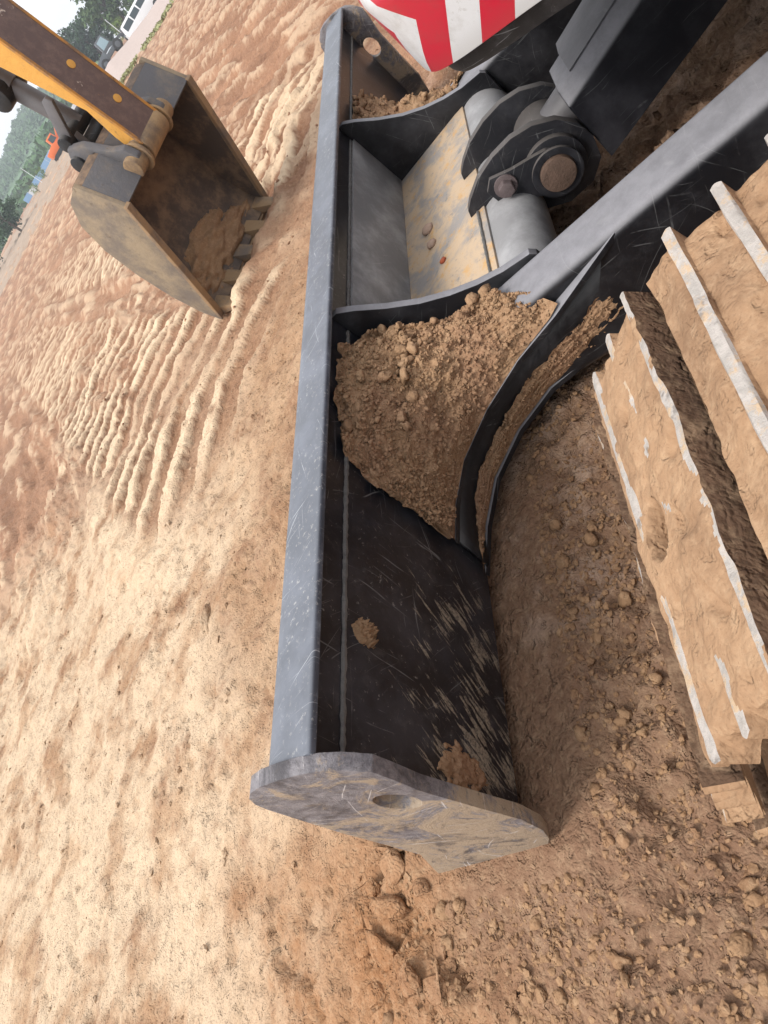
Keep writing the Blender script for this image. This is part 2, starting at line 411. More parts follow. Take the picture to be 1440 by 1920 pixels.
# ------------------------------------------------------------------ ground
Wv = (.921,-.390); Nv = (.390,.921)       # across and along the second digger's track
def rise(x, y):
    d = np.hypot(x, y); az = np.degrees(np.arctan2(y, x))
    z = np.interp(d, [0,14,30,50,60,120,200,400,900], [0,0,.18,.65,1.05,3.2,5.8,11.4,22])
    return z*(.42+.58*sstep(20, 28, az))
def ground_h(x, y, fine=True, masks=False):
    d = np.hypot(x, y); dry = 0*x; damp = 0*x
    w_ = x*Wv[0]+y*Wv[1]; n_ = x*Nv[0]+y*Nv[1]
    near = 1-sstep(12, 40, d)
    h = .030*fbm(x*.9, y*.9, 3, 3) + .012*fbm(x*4, y*4, 11, 4) + .020*sstep(3,7,d)*fbm(x*2.2, y*2.2, 13, 5, .62)
    # graded streaks towards the far field
    s = (x+y)*.7071; t = (y-x)*.7071
    h = h + sstep(3, 6, d)*.048*fbm(s*.6, t*3.0, 23, 5, .6)*(1+d*.03)
    # grouser prints of the other machine, two bands
    for off, gap, amp in ((-.12, .30, .050), (1.95, .31, .050)):
        wc = np.interp(n_, [2.4,3.1,3.6,5,8,20], [1.58,1.62,1.70,2.3,3.5,8.4])+off
        q = w_-wc + .05*gnoise(n_*1.5, off*3+0*n_, 31)
        mk = sstep(.78, .62, np.abs(q))*sstep(2.55, 2.9, n_)*near
        mk = mk*(.45+.55*sstep(-.3,.1, gnoise(w_*1.3, n_*1.3, 41)))
        ph = (n_ + .30*np.abs(q-.05) + .03*gnoise(w_*2, n_*2, 43))/gap
        bar = sstep(.62, .80, np.cos(2*np.pi*ph)*.5+.5+.10*gnoise(w_*14,n_*14,45))*(.75+.4*gnoise(w_*2.3,n_*2.3,46))
        h = h*(1-.6*mk) + mk*(amp*bar-.012+.0045*fbm(w_*24,n_*24,58,3,.6))
        dry = np.maximum(dry, mk*sstep(.3,.7,bar+.35*gnoise(w_*9,n_*9,44))); damp = np.maximum(damp, mk)
        rg = near*sstep(2.5,3,n_)*np.exp(-((np.abs(q)-.86)/.09)**2)*np.clip(.6+.7*gnoise(n_*1.2, off+0*n_, 47),0,1.3)
        h = h + .034*rg; dry = np.maximum(dry, .9*rg*sstep(-.2,.3,gnoise(w_*5,n_*5,48)))
    # broad soft ridges in front of the far blade end
    mk = np.exp(-(((x-4.9)/.9)**2+((y-1.9)/.55)**2))
    cs = np.cos(2*np.pi*((x*.85+y*.55)+.06*gnoise(x*3, y*3, 51))/.40); h = h + mk*.038*sstep(-.2,.7,cs+.5*gnoise(x*5,y*5,52))
    dry = np.maximum(dry, np.clip(1.3*mk,0,1)*sstep(.2,.8,cs)*.9); damp = np.maximum(damp, np.clip(1.2*mk,0,1)*.8)
    # furrow and berms beside the bucket teeth
    bt = np.exp(-((n_-3.12)/.09)**2)*sstep(2.0,2.15,w_)*sstep(3.0,2.85,w_)
    h = h + .055*bt*(1+.8*gnoise(w_*7, n_*7, 57))
    if fine:
        churn = sstep(1.05, .55, y+.25*gnoise(x*2, y*2, 61))*sstep(-1.5,-.5,x)*sstep(4,3,x)
        mids = 1-sstep(2.5, 5, d)
        h = h + .0085*fbm(x*15, y*15, 71, 4, .62)*(.7+1.3*churn)
        h = h - (.012*sstep(.42,.62, gnoise(x*16, y*16, 81)) + .012*sstep(.5,.75, gnoise(x*6, y*6, 83)))*mids*(1-.5*churn)
        d1, d2, cid = voro(x*26+.6*gnoise(x*30,y*30,5), y*26+.6*gnoise(x*30,y*30,6), 91)
        h = h + churn*(.017*(1-np.minimum(1, d1*1.5)**2)*(cid > .35)*(.5+cid))
        # cracked slabs pushed up beside the blade's end
        cr = sstep(.46,.30, x+.1*gnoise(x*4,y*4,95))*sstep(.80,.90,y)*sstep(1.75,1.35,y)*sstep(-.5,-.2,x)
        ux = x*8.5+.35*gnoise(x*9,y*9,7); uy = y*8.5+.35*gnoise(x*9,y*9,8)
        d1, d2, cid = voro(ux, uy, 97)
        h = h + cr*((cid-.5)*.016 - .018*sstep(.09,.0,d2-d1) + .05*(cid-.4)*(ux-uy-np.floor(ux-uy)-.5)*0)
        d1, d2, cid = voro(x*5+.5*gnoise(x*6,y*6,17), y*5+.5*gnoise(x*6,y*6,18), 99)
        h = h - mids*(1-churn)*.016*sstep(.05,.0,d2-d1)*(gnoise(x*1.6,y*1.6,19) > .05)
    # the ground the blade has been set down on
    flat = sstep(.50,.62,y)*sstep(1.06,.94,y)*sstep(.16,.26,x)*sstep(2.95,2.85,x)
    h = h*(1-.75*flat) + flat*.018
    berm = np.exp(-((y-.99)/.05)**2)*sstep(.2,.3,x)*sstep(2.9,2.7,x)
    h = h + .02*berm*(1+gnoise(x*5, y*5, 103))
    dry = np.maximum(dry, sstep(3.5,6,d)*.55*sstep(.2,.55,fbm(s*.6, t*3.0, 23, 5, .6)+.3*gnoise(x*5,y*5,49))*(1-damp))
    if masks: return h+rise(x,y), np.clip(dry,0,1), np.clip(damp,0,1)
    return h + rise(x, y)
def axis(lo, a, b, hi, step, g):
    mid = list(np.arange(a, b, step)); up = [b]; s = step
    while up[-1] < hi: s *= (g if up[-1] < 45 else 1.10); up.append(up[-1]+s)
    dn = [a-step]; s = step
    while dn[-1] > lo: s *= g*1.12; dn.append(dn[-1]-s)
    return np.array(dn[::-1]+mid+up)
def grid_mesh(name, X, Y, Z):
    ny, nx = X.shape
    me = bpy.data.meshes.new(name); n = nx*ny
    me.vertices.add(n); co = np.stack([X,Y,Z], -1).reshape(-1).astype(np.float32); me.vertices.foreach_set('co', co)
    i = np.arange(n).reshape(ny, nx)
    q = np.stack([i[:-1,:-1], i[:-1,1:], i[1:,1:], i[1:,:-1]], -1).reshape(-1, 4)
    me.loops.add(q.size); me.polygons.add(len(q))
    me.loops.foreach_set('vertex_index', q.reshape(-1).astype(np.int32))
    me.polygons.foreach_set('loop_start', np.arange(0, q.size, 4, dtype=np.int32))
    me.polygons.foreach_set('use_smooth', np.ones(len(q), bool))
    me.update(calc_edges=True); me.validate(); return me
gx = axis(-900, -.25, 5.0, 900, .0118, 1.015)
gy = axis(-900, .05, 4.9, 900, .0118, 1.015)
GX, GY = np.meshgrid(gx, gy)
GH, GD, GW = ground_h(GX, GY, True, True)
gm = grid_mesh('ground', GX, GY, GH)
for nm, arr in (('dry', GD), ('damp', GW)):
    at = gm.attributes.new(nm, 'FLOAT', 'POINT'); at.data.foreach_set('value', arr.reshape(-1).astype(np.float32))
ground = finish('ground', gm, SOIL, None, True, None)
tag(ground, kind='structure')

def clods_mesh(name, pts, sizes, seed=1, sub=1, squash=.75):
    """many irregular crumbs in one mesh"""
    bm = bmesh.new(); bmesh.ops.create_icosphere(bm, subdivisions=sub, radius=1)
    bv = np.array([v.co[:] for v in bm.verts]); bf = np.array([[v.index for v in f.verts] for f in bm.faces]); bm.free()
    rng = np.random.default_rng(seed); V = []; F = []
    for k, (p, s) in enumerate(zip(pts, sizes)):
        q = rng.normal(size=(3,3)); q, _ = np.linalg.qr(q)
        sc = s*np.array([1, rng.uniform(.6,1), rng.uniform(.5,.9)])
        jit = 1+rng.uniform(-.38,.34,(len(bv),1)) if sub == 1 else 1+.6*gnoise(bv[:,0]*1.9+k*7.1, bv[:,1]*1.9+bv[:,2]*1.5, seed)[:,None]+rng.uniform(-.13,.13,(len(bv),1))
        v = (bv*jit*sc)@q.T; v[:,2] *= squash
        V.append(v+np.array(p)); F.append(bf+k*len(bv))
    V = np.concatenate(V); F = np.concatenate(F)
    me = bpy.data.meshes.new(name); me.from_pydata(V.tolist(), [], F.tolist())
    me.polygons.foreach_set('use_smooth', [sub > 1]*len(me.polygons)); return me
rng = np.random.default_rng(5)
def scatter(n, xr, yr, smin, smax, dens=None, pw=2.5):
    x = rng.uniform(*xr, n*3); y = rng.uniform(*yr, n*3)
    keep = rng.uniform(0,1,n*3) < (dens(x,y) if dens else 1)
    x = x[keep][:n]; y = y[keep][:n]; s = smin+(smax-smin)*rng.uniform(0,1,len(x))**pw
    ok = ~((y > .60) & (y < .96) & (x > .22) & (x < 2.85)); x, y, s = x[ok], y[ok], s[ok]
    z = ground_h(x, y)
    return np.stack([x,y,z+s*.05], -1), s
dn = lambda x, y: sstep(1.15,.6,y)*(.45+.55*sstep(-.35,.25,gnoise(x*3,y*3,201)))
p1, s1 = scatter(24000, (-.2,1.5), (.12,1.15), .0016, .0085, dn, 3.2)
pb, sb = scatter(420, (-.2,1.4), (.12,1.1), .007, .017, dn, 2.2)
tag(finish('soil_crumbs', clods_mesh('soil_crumbs', p1, s1, 2, 1), SOIL_CLOD), 'loose brown soil crumbs strewn behind and beside the blade', 'soil', kind='stuff')
tag(finish('soil_lumps', clods_mesh('soil_lumps', pb, sb, 4, 2), SOIL_CLOD), 'bigger brown soil lumps lying behind and beside the blade', 'soil', kind='stuff')
p2, s2 = scatter(2600, (-.2,5), (.9,5), .003, .016, lambda x,y: .3+0*x, 4)
tag(finish('soil_pebbles', clods_mesh('soil_pebbles', p2, s2, 3, 1), SOIL), 'small dry clods scattered over the tan ground before the blade', 'soil', kind='stuff')

# ------------------------------------------------------------------ the excavator standing behind its blade
exc = empty('excavator', 'excavator with a long black dozer blade and mud caked tracks, red white chevrons behind', 'excavator', (1.57,-.9,0))
class Off:                                       # everything below is written in world metres
    pass
def adopt(o, root=exc):
    """part of the machine: keep its world place under the root"""
    o.parent = root; o.location = -Vector(root.location); return o

# blade: hollow back sheet, front mouldboard, cutting edge
SX0, SX1 = .288, 2.782
back = [(.672,.462),(.688,.455),(.690,.408),(.690,.26),(.692,.16),(.698,.10),(.704,.055)]
front = [(.92,-.012),(.905,.0),(.86,.06),(.838,.13),(.822,.22),(.805,.33),(.775,.43),(.745,.466)]
blade = adopt(priso('dozer_blade', back+front, SX0, SX1, YZ, BLADE, None, 0))
def sub(o): o.parent = blade; return o
rail = [(.672,.4625),(.672,.478),(.647,.478),(.647,.486),(.650,.489),(.712,.491),(.727,.489),(.738,.482),(.744,.470),(.7435,.4625)]
sub(priso('top_rail', rail, SX0, SX1, YZ, RAIL, None, .002))
# weld bead along the seam, slightly wavy
def bead(name, pts, r, mat, n=6):
    V = []; F = []
    for i, p in enumerate(pts):
        p = Vector(p); d = (Vector(pts[min(i+1,len(pts)-1)])-Vector(pts[max(i-1,0)])).normalized()
        a = d.orthogonal().normalized(); b = d.cross(a); rr = r*random.uniform(.8,1.25)
        for k in range(n):
            t = 2*math.pi*k/n; V.append(tuple(p+rr*(math.cos(t)*a+math.sin(t)*b)))
        if i: F += [((i-1)*n+k,(i-1)*n+(k+1)%n,i*n+(k+1)%n,i*n+k) for k in range(n)]
    return meshobj(name, V, F, mat, None, True)
for a, b in ((SX0,1.163),(1.182,1.997),(2.018,SX1)):
    sub(bead('weld_seam', [(a+(b-a)*i/int((b-a)/.006), .6895, .408+random.uniform(-.0006,.0006)) for i in range(int((b-a)/.006)+1)], .0042, WELD))
# end plates
endp = [(.640,.480),(.622,.462),(.606,.430),(.612,.39),(.622,.34),(.626,.24),(.628,.150),(.644,.085),(.668,.040),(.70,.005),
        (.80,-.02),(.93,-.035),(.945,-.02),(.90,.05),(.846,.13),(.832,.22),(.822,.30),(.806,.38),(.792,.445),(.784,.468),(.770,.486),(.750,.498),(.725,.502),(.690,.498),(.662,.490)]
hole = arc(.670,.335,.030,0,-360,20)[:-1]
hole = [(.670+(p[0]-.670)*.85, .335+(p[1]-.335)*1.15) for p in hole]
def end_plate(x0, x1):
    pts, tris = plate_hole(endp, hole); n = len(pts); no = len(endp)
    V = [(x0,)+p for p in pts]+[(x1,)+p for p in pts]
    F = [t for t in tris]+[tuple(n+i for i in t[::-1]) for t in tris]
    F += [(i,(i+1)%no,n+(i+1)%no,n+i) for i in range(no)]
    h = len(hole); F += [(no+i,no+(i+1)%h,n+no+(i+1)%h,n+no+i) for i in range(h)]
    return sub(meshobj('end_plate', V, F, ENDP, None, True, .0016))
e1 = end_plate(.268, .2895); end_plate(2.7805, 2.802)
e1['label'] = 'scraped grey end plate with a round hole, mud on its lower half'

# lift arms, inner ribs, gussets
def arm(x0, x1, name='lift_arm'):
    o = sub(priso(name, [(.688,.165),(.688,.262),(-.9,.258),(-.9,.06),(.2,.03),(.45,.06)], x0, x1, YZ, ARM, None, .022, True, 4)); return o
arm(1.05, 1.16); arm(2.02, 2.13)
ribtop = [(.688,.452),(.672,.452),(.645,.430),(.60,.385),(.55,.343),(.50,.312),(.45,.289),(.40,.273),(.345,.264),(.335,.250)]
for x0, x1 in ((1.162,1.182),(1.998,2.018)):
    sub(priso('rib', ribtop+[(.335,.06),(.688,.06)], x0, x1, YZ, ARM, None, .003))
def gusset(mir):
    M = lambda x: x if not mir else 3.18-x
    edge = [(1.052,.20,.2535),(1.035,.27,.240),(1.020,.35,.222),(1.005,.45,.207),(.965,.545,.192),(.905,.627,.176),(.83,.668,.165),(.755,.684,.158)]
    n = len(edge)
    def plate(name, dz, inset, th, mat):
        top = [(x+inset, y, z+dz) for x,y,z in edge]
        inner = [(1.058, y, z+dz) for x,y,z in edge]; inner[-1] = (.80,.689,edge[-1][2]+dz); inner[-2] = (.92,.689,edge[-2][2]+dz); inner[-3] = (1.0,.689,edge[-3][2]+dz); inner[-4] = (1.058,.60,edge[-4][2]+dz)
        V = []; F = []
        for a, b in zip(top, inner): V += [a, b, (a[0],a[1],a[2]-th), (b[0],b[1],b[2]-th)]
        for i in range(n-1):
            k = 4*i; F += [(k,k+4,k+5,k+1),(k+2,k+3,k+7,k+6),(k,k+2,k+6,k+4),(k+1,k+5,k+7,k+3)]
        F += [(0,1,3,2),(4*n-4,4*n-2,4*n-1,4*n-3)]
        V = [(M(x),y,z) for x,y,z in V]
        return sub(meshobj(name, V, F, mat, None, True, .0012))
    plate('gusset_plate', 0, 0, .011, ARM)
    # lower plate lies closer to the ground and reaches a little further out
    lo = [(1.06,.24,.075),(1.055,.36,.075),(1.045,.47,.075),(1.0,.56,.073),(.925,.635,.071),(.83,.675,.070),(.73,.696,.069)]
    inn = [(1.075,.24),(1.075,.36),(1.075,.5),(1.075,.6),(1.06,.692),(.95,.692),(.78,.697)]
    V = []; F = []
    for (x,y,z),(a,b) in zip(lo, inn): V += [(M(x),y,z),(M(a),b,z),(M(x),y,z-.012),(M(a),b,z-.012)]
    for i in range(len(lo)-1):
        k = 4*i; F += [(k,k+4,k+5,k+1),(k+2,k+3,k+7,k+6),(k,k+2,k+6,k+4),(k+1,k+5,k+7,k+3)]
    F += [(0,1,3,2),(4*len(lo)-4,4*len(lo)-2,4*len(lo)-1,4*len(lo)-3)]
    sub(meshobj('gusset_base', V, F, ARM, None, True, .0012))
    # web between the two, set back so that the lower plate makes a ledge
    def rs(P, n=26):
        P = np.array(P, float); L = np.concatenate([[0], np.cumsum(np.linalg.norm(np.diff(P,axis=0),axis=1))]); u = np.linspace(0, L[-1], n)
        return np.stack([np.interp(u, L, P[:,k]) for k in range(3)], -1)
    tp = rs([(x+.010, min(y+.012,.6885), z-.0105) for x,y,z in edge]); bt = rs([(min(x+.016,1.068), min(y+.034,.690), z+.001) for x,y,z in lo])
    V = []; F = []
    for i in range(26):
        V += [(M(tp[i][0]),tp[i][1],tp[i][2]),(M(bt[i][0]),bt[i][1],bt[i][2])]
        if i: F.append((2*i-2,2*i,2*i+1,2*i-1))
    o = sub(meshobj('gusset_web', V, F, BLACK, None, True))
    sm = o.modifiers.new('thick','SOLIDIFY'); sm.thickness = .006
    return lo, tp, bt
LO, GTP, GBT = gusset(False); gusset(True)

# centre bay: sloping cover plate, cross tube, lugs, pin
sub(priso('cover_plate', [(.6895,.215),(.6895,.227),(.46,.240),(.43,.240),(.43,.229),(.46,.229)], 1.1825, 1.9975, YZ, PLATE, None, .002))
bay = priso('bay_sheet', [(.6805,.228),(.6805,.404),(.6892,.404),(.6892,.228)], 1.1825, 1.9975, YZ, GREY, None, .001)  # thin overlay, greyed to imitate sheen on the blade's black paint
sub(bay)
sub(tubeo('cross_tube', (1.1825,.405,.166), (1.9975,.405,.166), .072, GREY, None, n=40, bevel=0))
sub(bead('weld_seam', [(1.186+i*.006,.447,.2425) for i in range(50)], .003, WELD)) 
lug = [(.470,.236),(.462,.256),(.44,.272),(.40,.292),(.35,.303),(.30,.303),(.255,.290),(.215,.262),(.190,.222),(.185,.18),(.20,.13),(.24,.10),(.30,.10),(.40,.16)]
for x0, x1 in ((1.485,1.508),(1.655,1.678)): sub(priso('lug', lug, x0, x1, YZ, LUG, None, .004))
sub(tubeo('pin_boss', (1.468,.272,.193), (1.486,.272,.193), .064, LUG, None, n=36, bevel=.004))
sub(tubeo('pin_collar', (1.446,.272,.193), (1.456,.272,.193), .053, LUG, None, n=36, bevel=.003, hole=.0375))
sub(priso('retaining_plate', [(.395,.232),(.398,.268),(.376,.286),(.335,.268),(.285,.253),(.262,.245),(.232,.21),(.232,.155),(.30,.150),(.34,.186)], 1.455, 1.4675, YZ, LUG, None, .002))
sub(tubeo('pin', (1.437,.272,.193), (1.70,.272,.193), .037, PIN, None, n=32, bevel=.005))
def hexbolt(name, p, axis_, r, h, mat, parent):
    p = Vector(p); a = Vector(axis_)
    o = meshobj(name, *merge([tube(p, p+a*h*.25, r*1.45, n=20), tube(p+a*h*.2, p+a*h, r, n=6)]), mat, None, True, .001)
    o.parent = parent; return o
hexbolt('bolt', (1.4548,.362,.252), (-1,0,0), .017, .024, BOLT, blade)
sub(bead('weld_seam', [(1.3,.452-.0,.2445+0*i) for i in range(2)], .0005, WELD)) if False else None

# lift cylinder with its folded steel guard
cyl = adopt(tubeo('lift_cylinder', (1.58,.25,.205), (1.58,-.75,.44), .045, GREYROD, None, n=32))
def csub(o): o.parent = cyl; return o
csub(tubeo('rod_eye', (1.515,.272,.193), (1.648,.272,.193), .066, LUG, None, n=36, bevel=.008))
csub(tubeo('grease_port', (1.50+.06,.315,.245), (1.505+.02,.345,.272), .017, GUARD, None, n=20, bevel=.001, hole=.011))
dy, dz = -.97, .243
def along(t, x, up): # t metres up the cylinder from the pin, up = height above its axis
    return (x, .25+dy*t - up*(-dz)*0 + up*.0, .205+dz*t+up)
sec = [(-.085,-.11),(-.085,.035),(-.052,.062),(.052,.062),(.085,.035),(.085,-.11)]
def shell(name, t0, t1, grow, mat, skew=0):
    sec2 = [(x*(1+grow), u*(1+grow)) for x,u in sec]
    V = [along(t0+skew*(1 if u < 0 else 0), 1.578+x, u) for x,u in sec2]+[along(t1, 1.578+x, u) for x,u in sec2]
    n = len(sec2); F = [(i,i+1,n+i+1,n+i) for i in range(n-1)]+[tuple(range(n-1,-1,-1))]
    o = meshobj(name, V, F, mat, None, True, .006, 3); return csub(o)
shell('guard', .065, 1.0, 0, GUARD)
# cover sheet lying on the guard
V = [along(.105, 1.578-.054, .066), along(.100, 1.578+.05, .066), along(.100, 1.578+.135, .050), along(.95, 1.578+.135, .050), along(.95, 1.578+.05, .066), along(.95, 1.578-.054, .066)]
V2 = [(x,y,z-.004) for x,y,z in V]
csub(meshobj('guard_cover', V+V2, [(0,1,4,5),(1,2,3,4),(6,11,10,7),(7,10,9,8)]+[(i,(i+1)%6,6+(i+1)%6,6+i) for i in range(6)], paint_mat('cover_paint', (.075,.074,.082), .5, .5, dustcol=(.33,.32,.33), scr=.2, blotch=.2), None, True, .0015))
p = along(.235, 1.578+.105, .056); hexbolt('bolt', p, (0,.2,1), .014, .022, BOLT, cyl)

# undercarriage and upper body
adopt(boxo('undercarriage_frame', (.74,-2.2,.13), (2.40,-.16,.44), FRAME_DIRT_GAP_SHADE, None, .03))
def outline(ins):
    half = [(.55,-1.6),(.55,-.62),(.62,-.42),(.76,-.30),(.93,-.165),(1.05,-.03),(1.148,.085),(1.212,.172),(1.265,.238),(1.325,.282),(1.44,.308),(1.57,.314)]
    pts = half+[(3.14-x,y) for x,y in half[-2::-1]]
    out = []
    c = Vector((1.57,-.9))
    for i, p in enumerate(pts):
        a = Vector(pts[max(i-1,0)]); b = Vector(pts[min(i+1,len(pts)-1)]); d = (b-a).normalized(); nrm = Vector((-d.y, d.x))
        out.append((p[0]-nrm.x*ins, p[1]-nrm.y*ins))
    return out
def densify(pts, k=4):
    P = [Vector(p) for p in pts]; out = []
    for i in range(len(P)-1):
        p0, p1, p2, p3 = P[max(i-1,0)], P[i], P[i+1], P[min(i+2,len(P)-1)]
        for j in range(k):
            t = j/k; out.append(.5*((2*p1)+(-p0+p2)*t+(2*p0-5*p1+4*p2-p3)*t*t+(-p0+3*p1-3*p2+p3)*t**3))
    out.append(P[-1]); return out
def wall_strip(name, rings, mat, uvs=False, close_top=False):
    """rings: list of (inset, z) from the bottom up"""
    cols = [densify(outline(i)) for i,_ in rings]; n = len(cols[0]); V = []; F = []; UV = []
    base = cols[0]; u = [0]
    for i in range(1,n): u.append(u[-1]+(base[i]-base[i-1]).length)
    for (ins, z), c in zip(rings, cols):
        for i, p in enumerate(c): V.append((p.x, p.y, z)); UV.append((u[i], z))
    for r in range(len(rings)-1):
        for i in range(n-1): F.append((r*n+i, r*n+i+1, (r+1)*n+i+1, (r+1)*n+i))
    if close_top: F.append(tuple((len(rings)-1)*n+i for i in range(n)))
    me = bpy.data.meshes.new(name); me.from_pydata(V, [], F)
    if uvs:
        l = me.uv_layers.new(name='UVMap')
        for lp in me.loops: l.data[lp.index].uv = UV[lp.vertex_index]
    bm = bmesh.new(); bm.from_mesh(me); bmesh.ops.recalc_face_normals(bm, faces=bm.faces); bm.to_mesh(me); bm.free()
    return finish(name, me, mat, None, True, 50)
BODY = paint_mat('dark_body_paint', (.02,.022,.024), .4, .3, blotch=.05)
cw = adopt(wall_strip('counterweight', [(.30,.512),(.034,.515),(.030,.522),(.028,.550),(.012,.556)], paint_mat('skirt_paint', (.028,.024,.023), .5, .4, scr=.6, blotch=.25)))
def wsub(o): o.parent = cw; return o
wsub(wall_strip('chevron_panel', [(.010,.553),(.0,.558),(.0,.60),(.0,.64),(.0,.68),(.0,.695),(.004,.708),(.012,.718),(.022,.724)], CHEV, True))
wsub(wall_strip('upper_body', [(.022,.7238),(.035,.728),(.16,.742),(.20,.77),(.22,1.25),(.26,1.30)], BODY, False, True))

# tracks: shoes round the front idler
TY, TZ, TR = 0.0, .19, .288
PITCH = 32.6
def shoe_mesh(seed, hole=False, level=.0215, bury=.010):
    nt_, nx_ = 84, 96
    t = np.linspace(-.098, .059, nt_); xs = np.linspace(-.225, .225, nx_)
    T, X = np.meshgrid(t, xs)
    g = np.zeros_like(T)
    for c in (-.055, 0, .055): g = np.maximum(g, .0275*sstep(.0095, .0058, np.abs(T-c+.0012*gnoise(X*14, X*0+c*50, seed))))
    mud = level + .0044*fbm(T*18, X*13, seed, 4) - .006*sstep(.3,.6,gnoise(T*34, X*26, seed+51)) + .0009*fbm(T*70, X*70, seed+3, 3)
    mud = mud + .004*sstep(.2,.7, gnoise(T*9+3, X*7, seed+7))
    mud = mud + bury*np.exp(-(T/.036)**2)*sstep(.222,.17,np.abs(X))          # middle grouser buried
    mud = mud - .016*sstep(-.066,-.098,T)
    bare = sstep(.1,.45, gnoise(X*11, T*22, seed+13))
    Z = np.maximum(g*(1-.12*bare*(g > .02)), mud*sstep(.226,.205,np.abs(X)+.004*gnoise(T*60,X*0,seed+5)))
    Z = Z+.0007*fbm(T*60, X*60, seed+31, 3)
    steel = (g >= Z-.004) & (g > .016) & (g >= mud*sstep(.226,.205,np.abs(X)))
    # cut-in corners between the grousers
    keepx = .225-.014*(1-np.maximum.reduce([np.exp(-((T-c)/.011)**2) for c in (-.053,0,.053)]))-.004*np.abs(gnoise(T*40, X*0+seed, seed+21))
    X2 = np.sign(X)*np.minimum(np.abs(X), keepx)
    if hole:
        for hx in (.0,):
            Z = Z-.045*sstep(1.25,.85,np.hypot((T+.028)/.015,(X+.02)/.028))
    T = T+.0045*fbm(X*13, T*6, seed+41, 3)*sstep(.0625,.0785,np.abs(T+.0195))
    n = T.size
    V = np.concatenate([np.stack([X2,-T,Z],-1).reshape(-1,3), np.stack([X2,-T,np.full_like(Z,-.006)],-1).reshape(-1,3)])
    i = np.arange(n).reshape(nx_, nt_)
    q = np.stack([i[:-1,:-1],i[1:,:-1],i[1:,1:],i[:-1,1:]],-1).reshape(-1,4)
    F = q.tolist(); b = [0]*len(F)
    sq = steel.astype(int); sm = (sq[:-1,:-1]+sq[1:,:-1]+sq[1:,1:]+sq[:-1,1:]).reshape(-1) >= 3
    mi = [1 if k else 0 for k in sm]
    ring = list(i[0,:])+list(i[1:,-1])+list(i[-1,-2::-1])+list(i[-2:0:-1,0])
    top_edge = set(int(k) for k in i[:,-1])
    for a, c in zip(ring, ring[1:]+ring[:1]): F.append((int(a),int(c),int(c)+n,int(a)+n)); mi.append(2 if int(a) in top_edge and int(c) in top_edge else 0)  # upper end wall coloured dark: painted shade of the gap between shoes
    F.append(tuple(int(a)+n for a in ring[::-1])); mi.append(0)
    me = bpy.data.meshes.new('track_shoe'); me.from_pydata(V.tolist(), [], F)
    me.materials.append(SOIL_SHOE); me.materials.append(STEEL); me.materials.append(FRAME_DIRT_GAP_SHADE)
    me.polygons.foreach_set('material_index', mi); me.polygons.foreach_set('use_smooth', [True]*len(F))
    bm = bmesh.new(); bm.from_mesh(me); bmesh.ops.recalc_face_normals(bm, faces=bm.faces); bm.to_mesh(me); bm.free()
    me.set_sharp_from_angle(angle=R(50)); return me
shoe_variants = [shoe_mesh(301, True, .0252, .003), shoe_mesh(308, False, .0195, .0), shoe_mesh(315, False, .0245, .002), shoe_mesh(322, False, .0245, .002)]
def link_mesh():
    parts = []
    for x in (-.062, .062):
        parts.append(prism([(-.066,-.012),(.066,-.012),(.062,-.055),(.04,-.072),(-.04,-.072),(-.062,-.055)], x-.014, x+.014, lambda t,r,x: (x,t,r)))
    parts.append(tube((-.085,-.062,-.045), (.085,-.062,-.045), .020, n=16))
    V, F = merge(parts); me = bpy.data.meshes.new('track_link'); me.from_pydata(V, [], F)
    bm = bmesh.new(); bm.from_mesh(me); bmesh.ops.recalc_face_normals(bm, faces=bm.faces)
    bm.to_mesh(me); bm.free(); me.materials.append(LINK); return me
LKM = link_mesh()
def track(cx):
    fr = adopt(priso('track', [(-.12,.02),(-.12,.26),(-.4,.32),(-2.3,.32),(-2.3,.02)], cx-.09, cx+.09, YZ, FRAME_DIRT_GAP_SHADE, None, .02))
    idl = meshobj('idler_wheel', *merge([tube((cx-.05,TY,TZ),(cx+.05,TY,TZ), TR-.085, n=40), tube((cx-.10,TY,TZ),(cx+.10,TY,TZ), .07, n=24)]), FRAME_DIRT_GAP_SHADE, None, True, .008); idl.parent = fr
    k = 0
    # front arc, then the straight runs on top and below
    places = []
    a = 51.5-PITCH*4
    while a < 92: 
        if a > -95: places.append((TY+TR*math.cos(R(a)), TZ+TR*math.sin(R(a)), a))
        a += PITCH
    a0 = places[-1][2]
    y = places[-1][0]-.162
    while y > -2.3: places.append((y, TZ+TR-.004*min(1,(TY-y)), 90)); y -= .162
    y = TY-.10
    while y > -2.3: places.append((y, TZ-TR, -90)); y -= .162
    for j, (py, pz, ang) in enumerate(places):
        which = 0 if abs(ang-51.5) < 1 else (1 if abs(ang-51.5-PITCH) < 1 else 2+(j % 2))
        rot = Matrix(((1,0,0),(0,math.cos(R(ang-90)),-math.sin(R(ang-90))),(0,math.sin(R(ang-90)),math.cos(R(ang-90))))).to_4x4()
        for nm, me in (('track_shoe', shoe_variants[which]), ('track_link', LKM)):
            o = link(bpy.data.objects.new(nm, me)); o.parent = fr
            o.matrix_local = Matrix.Translation((cx, py, pz))@rot
    return fr
track(.405); track(2.735)

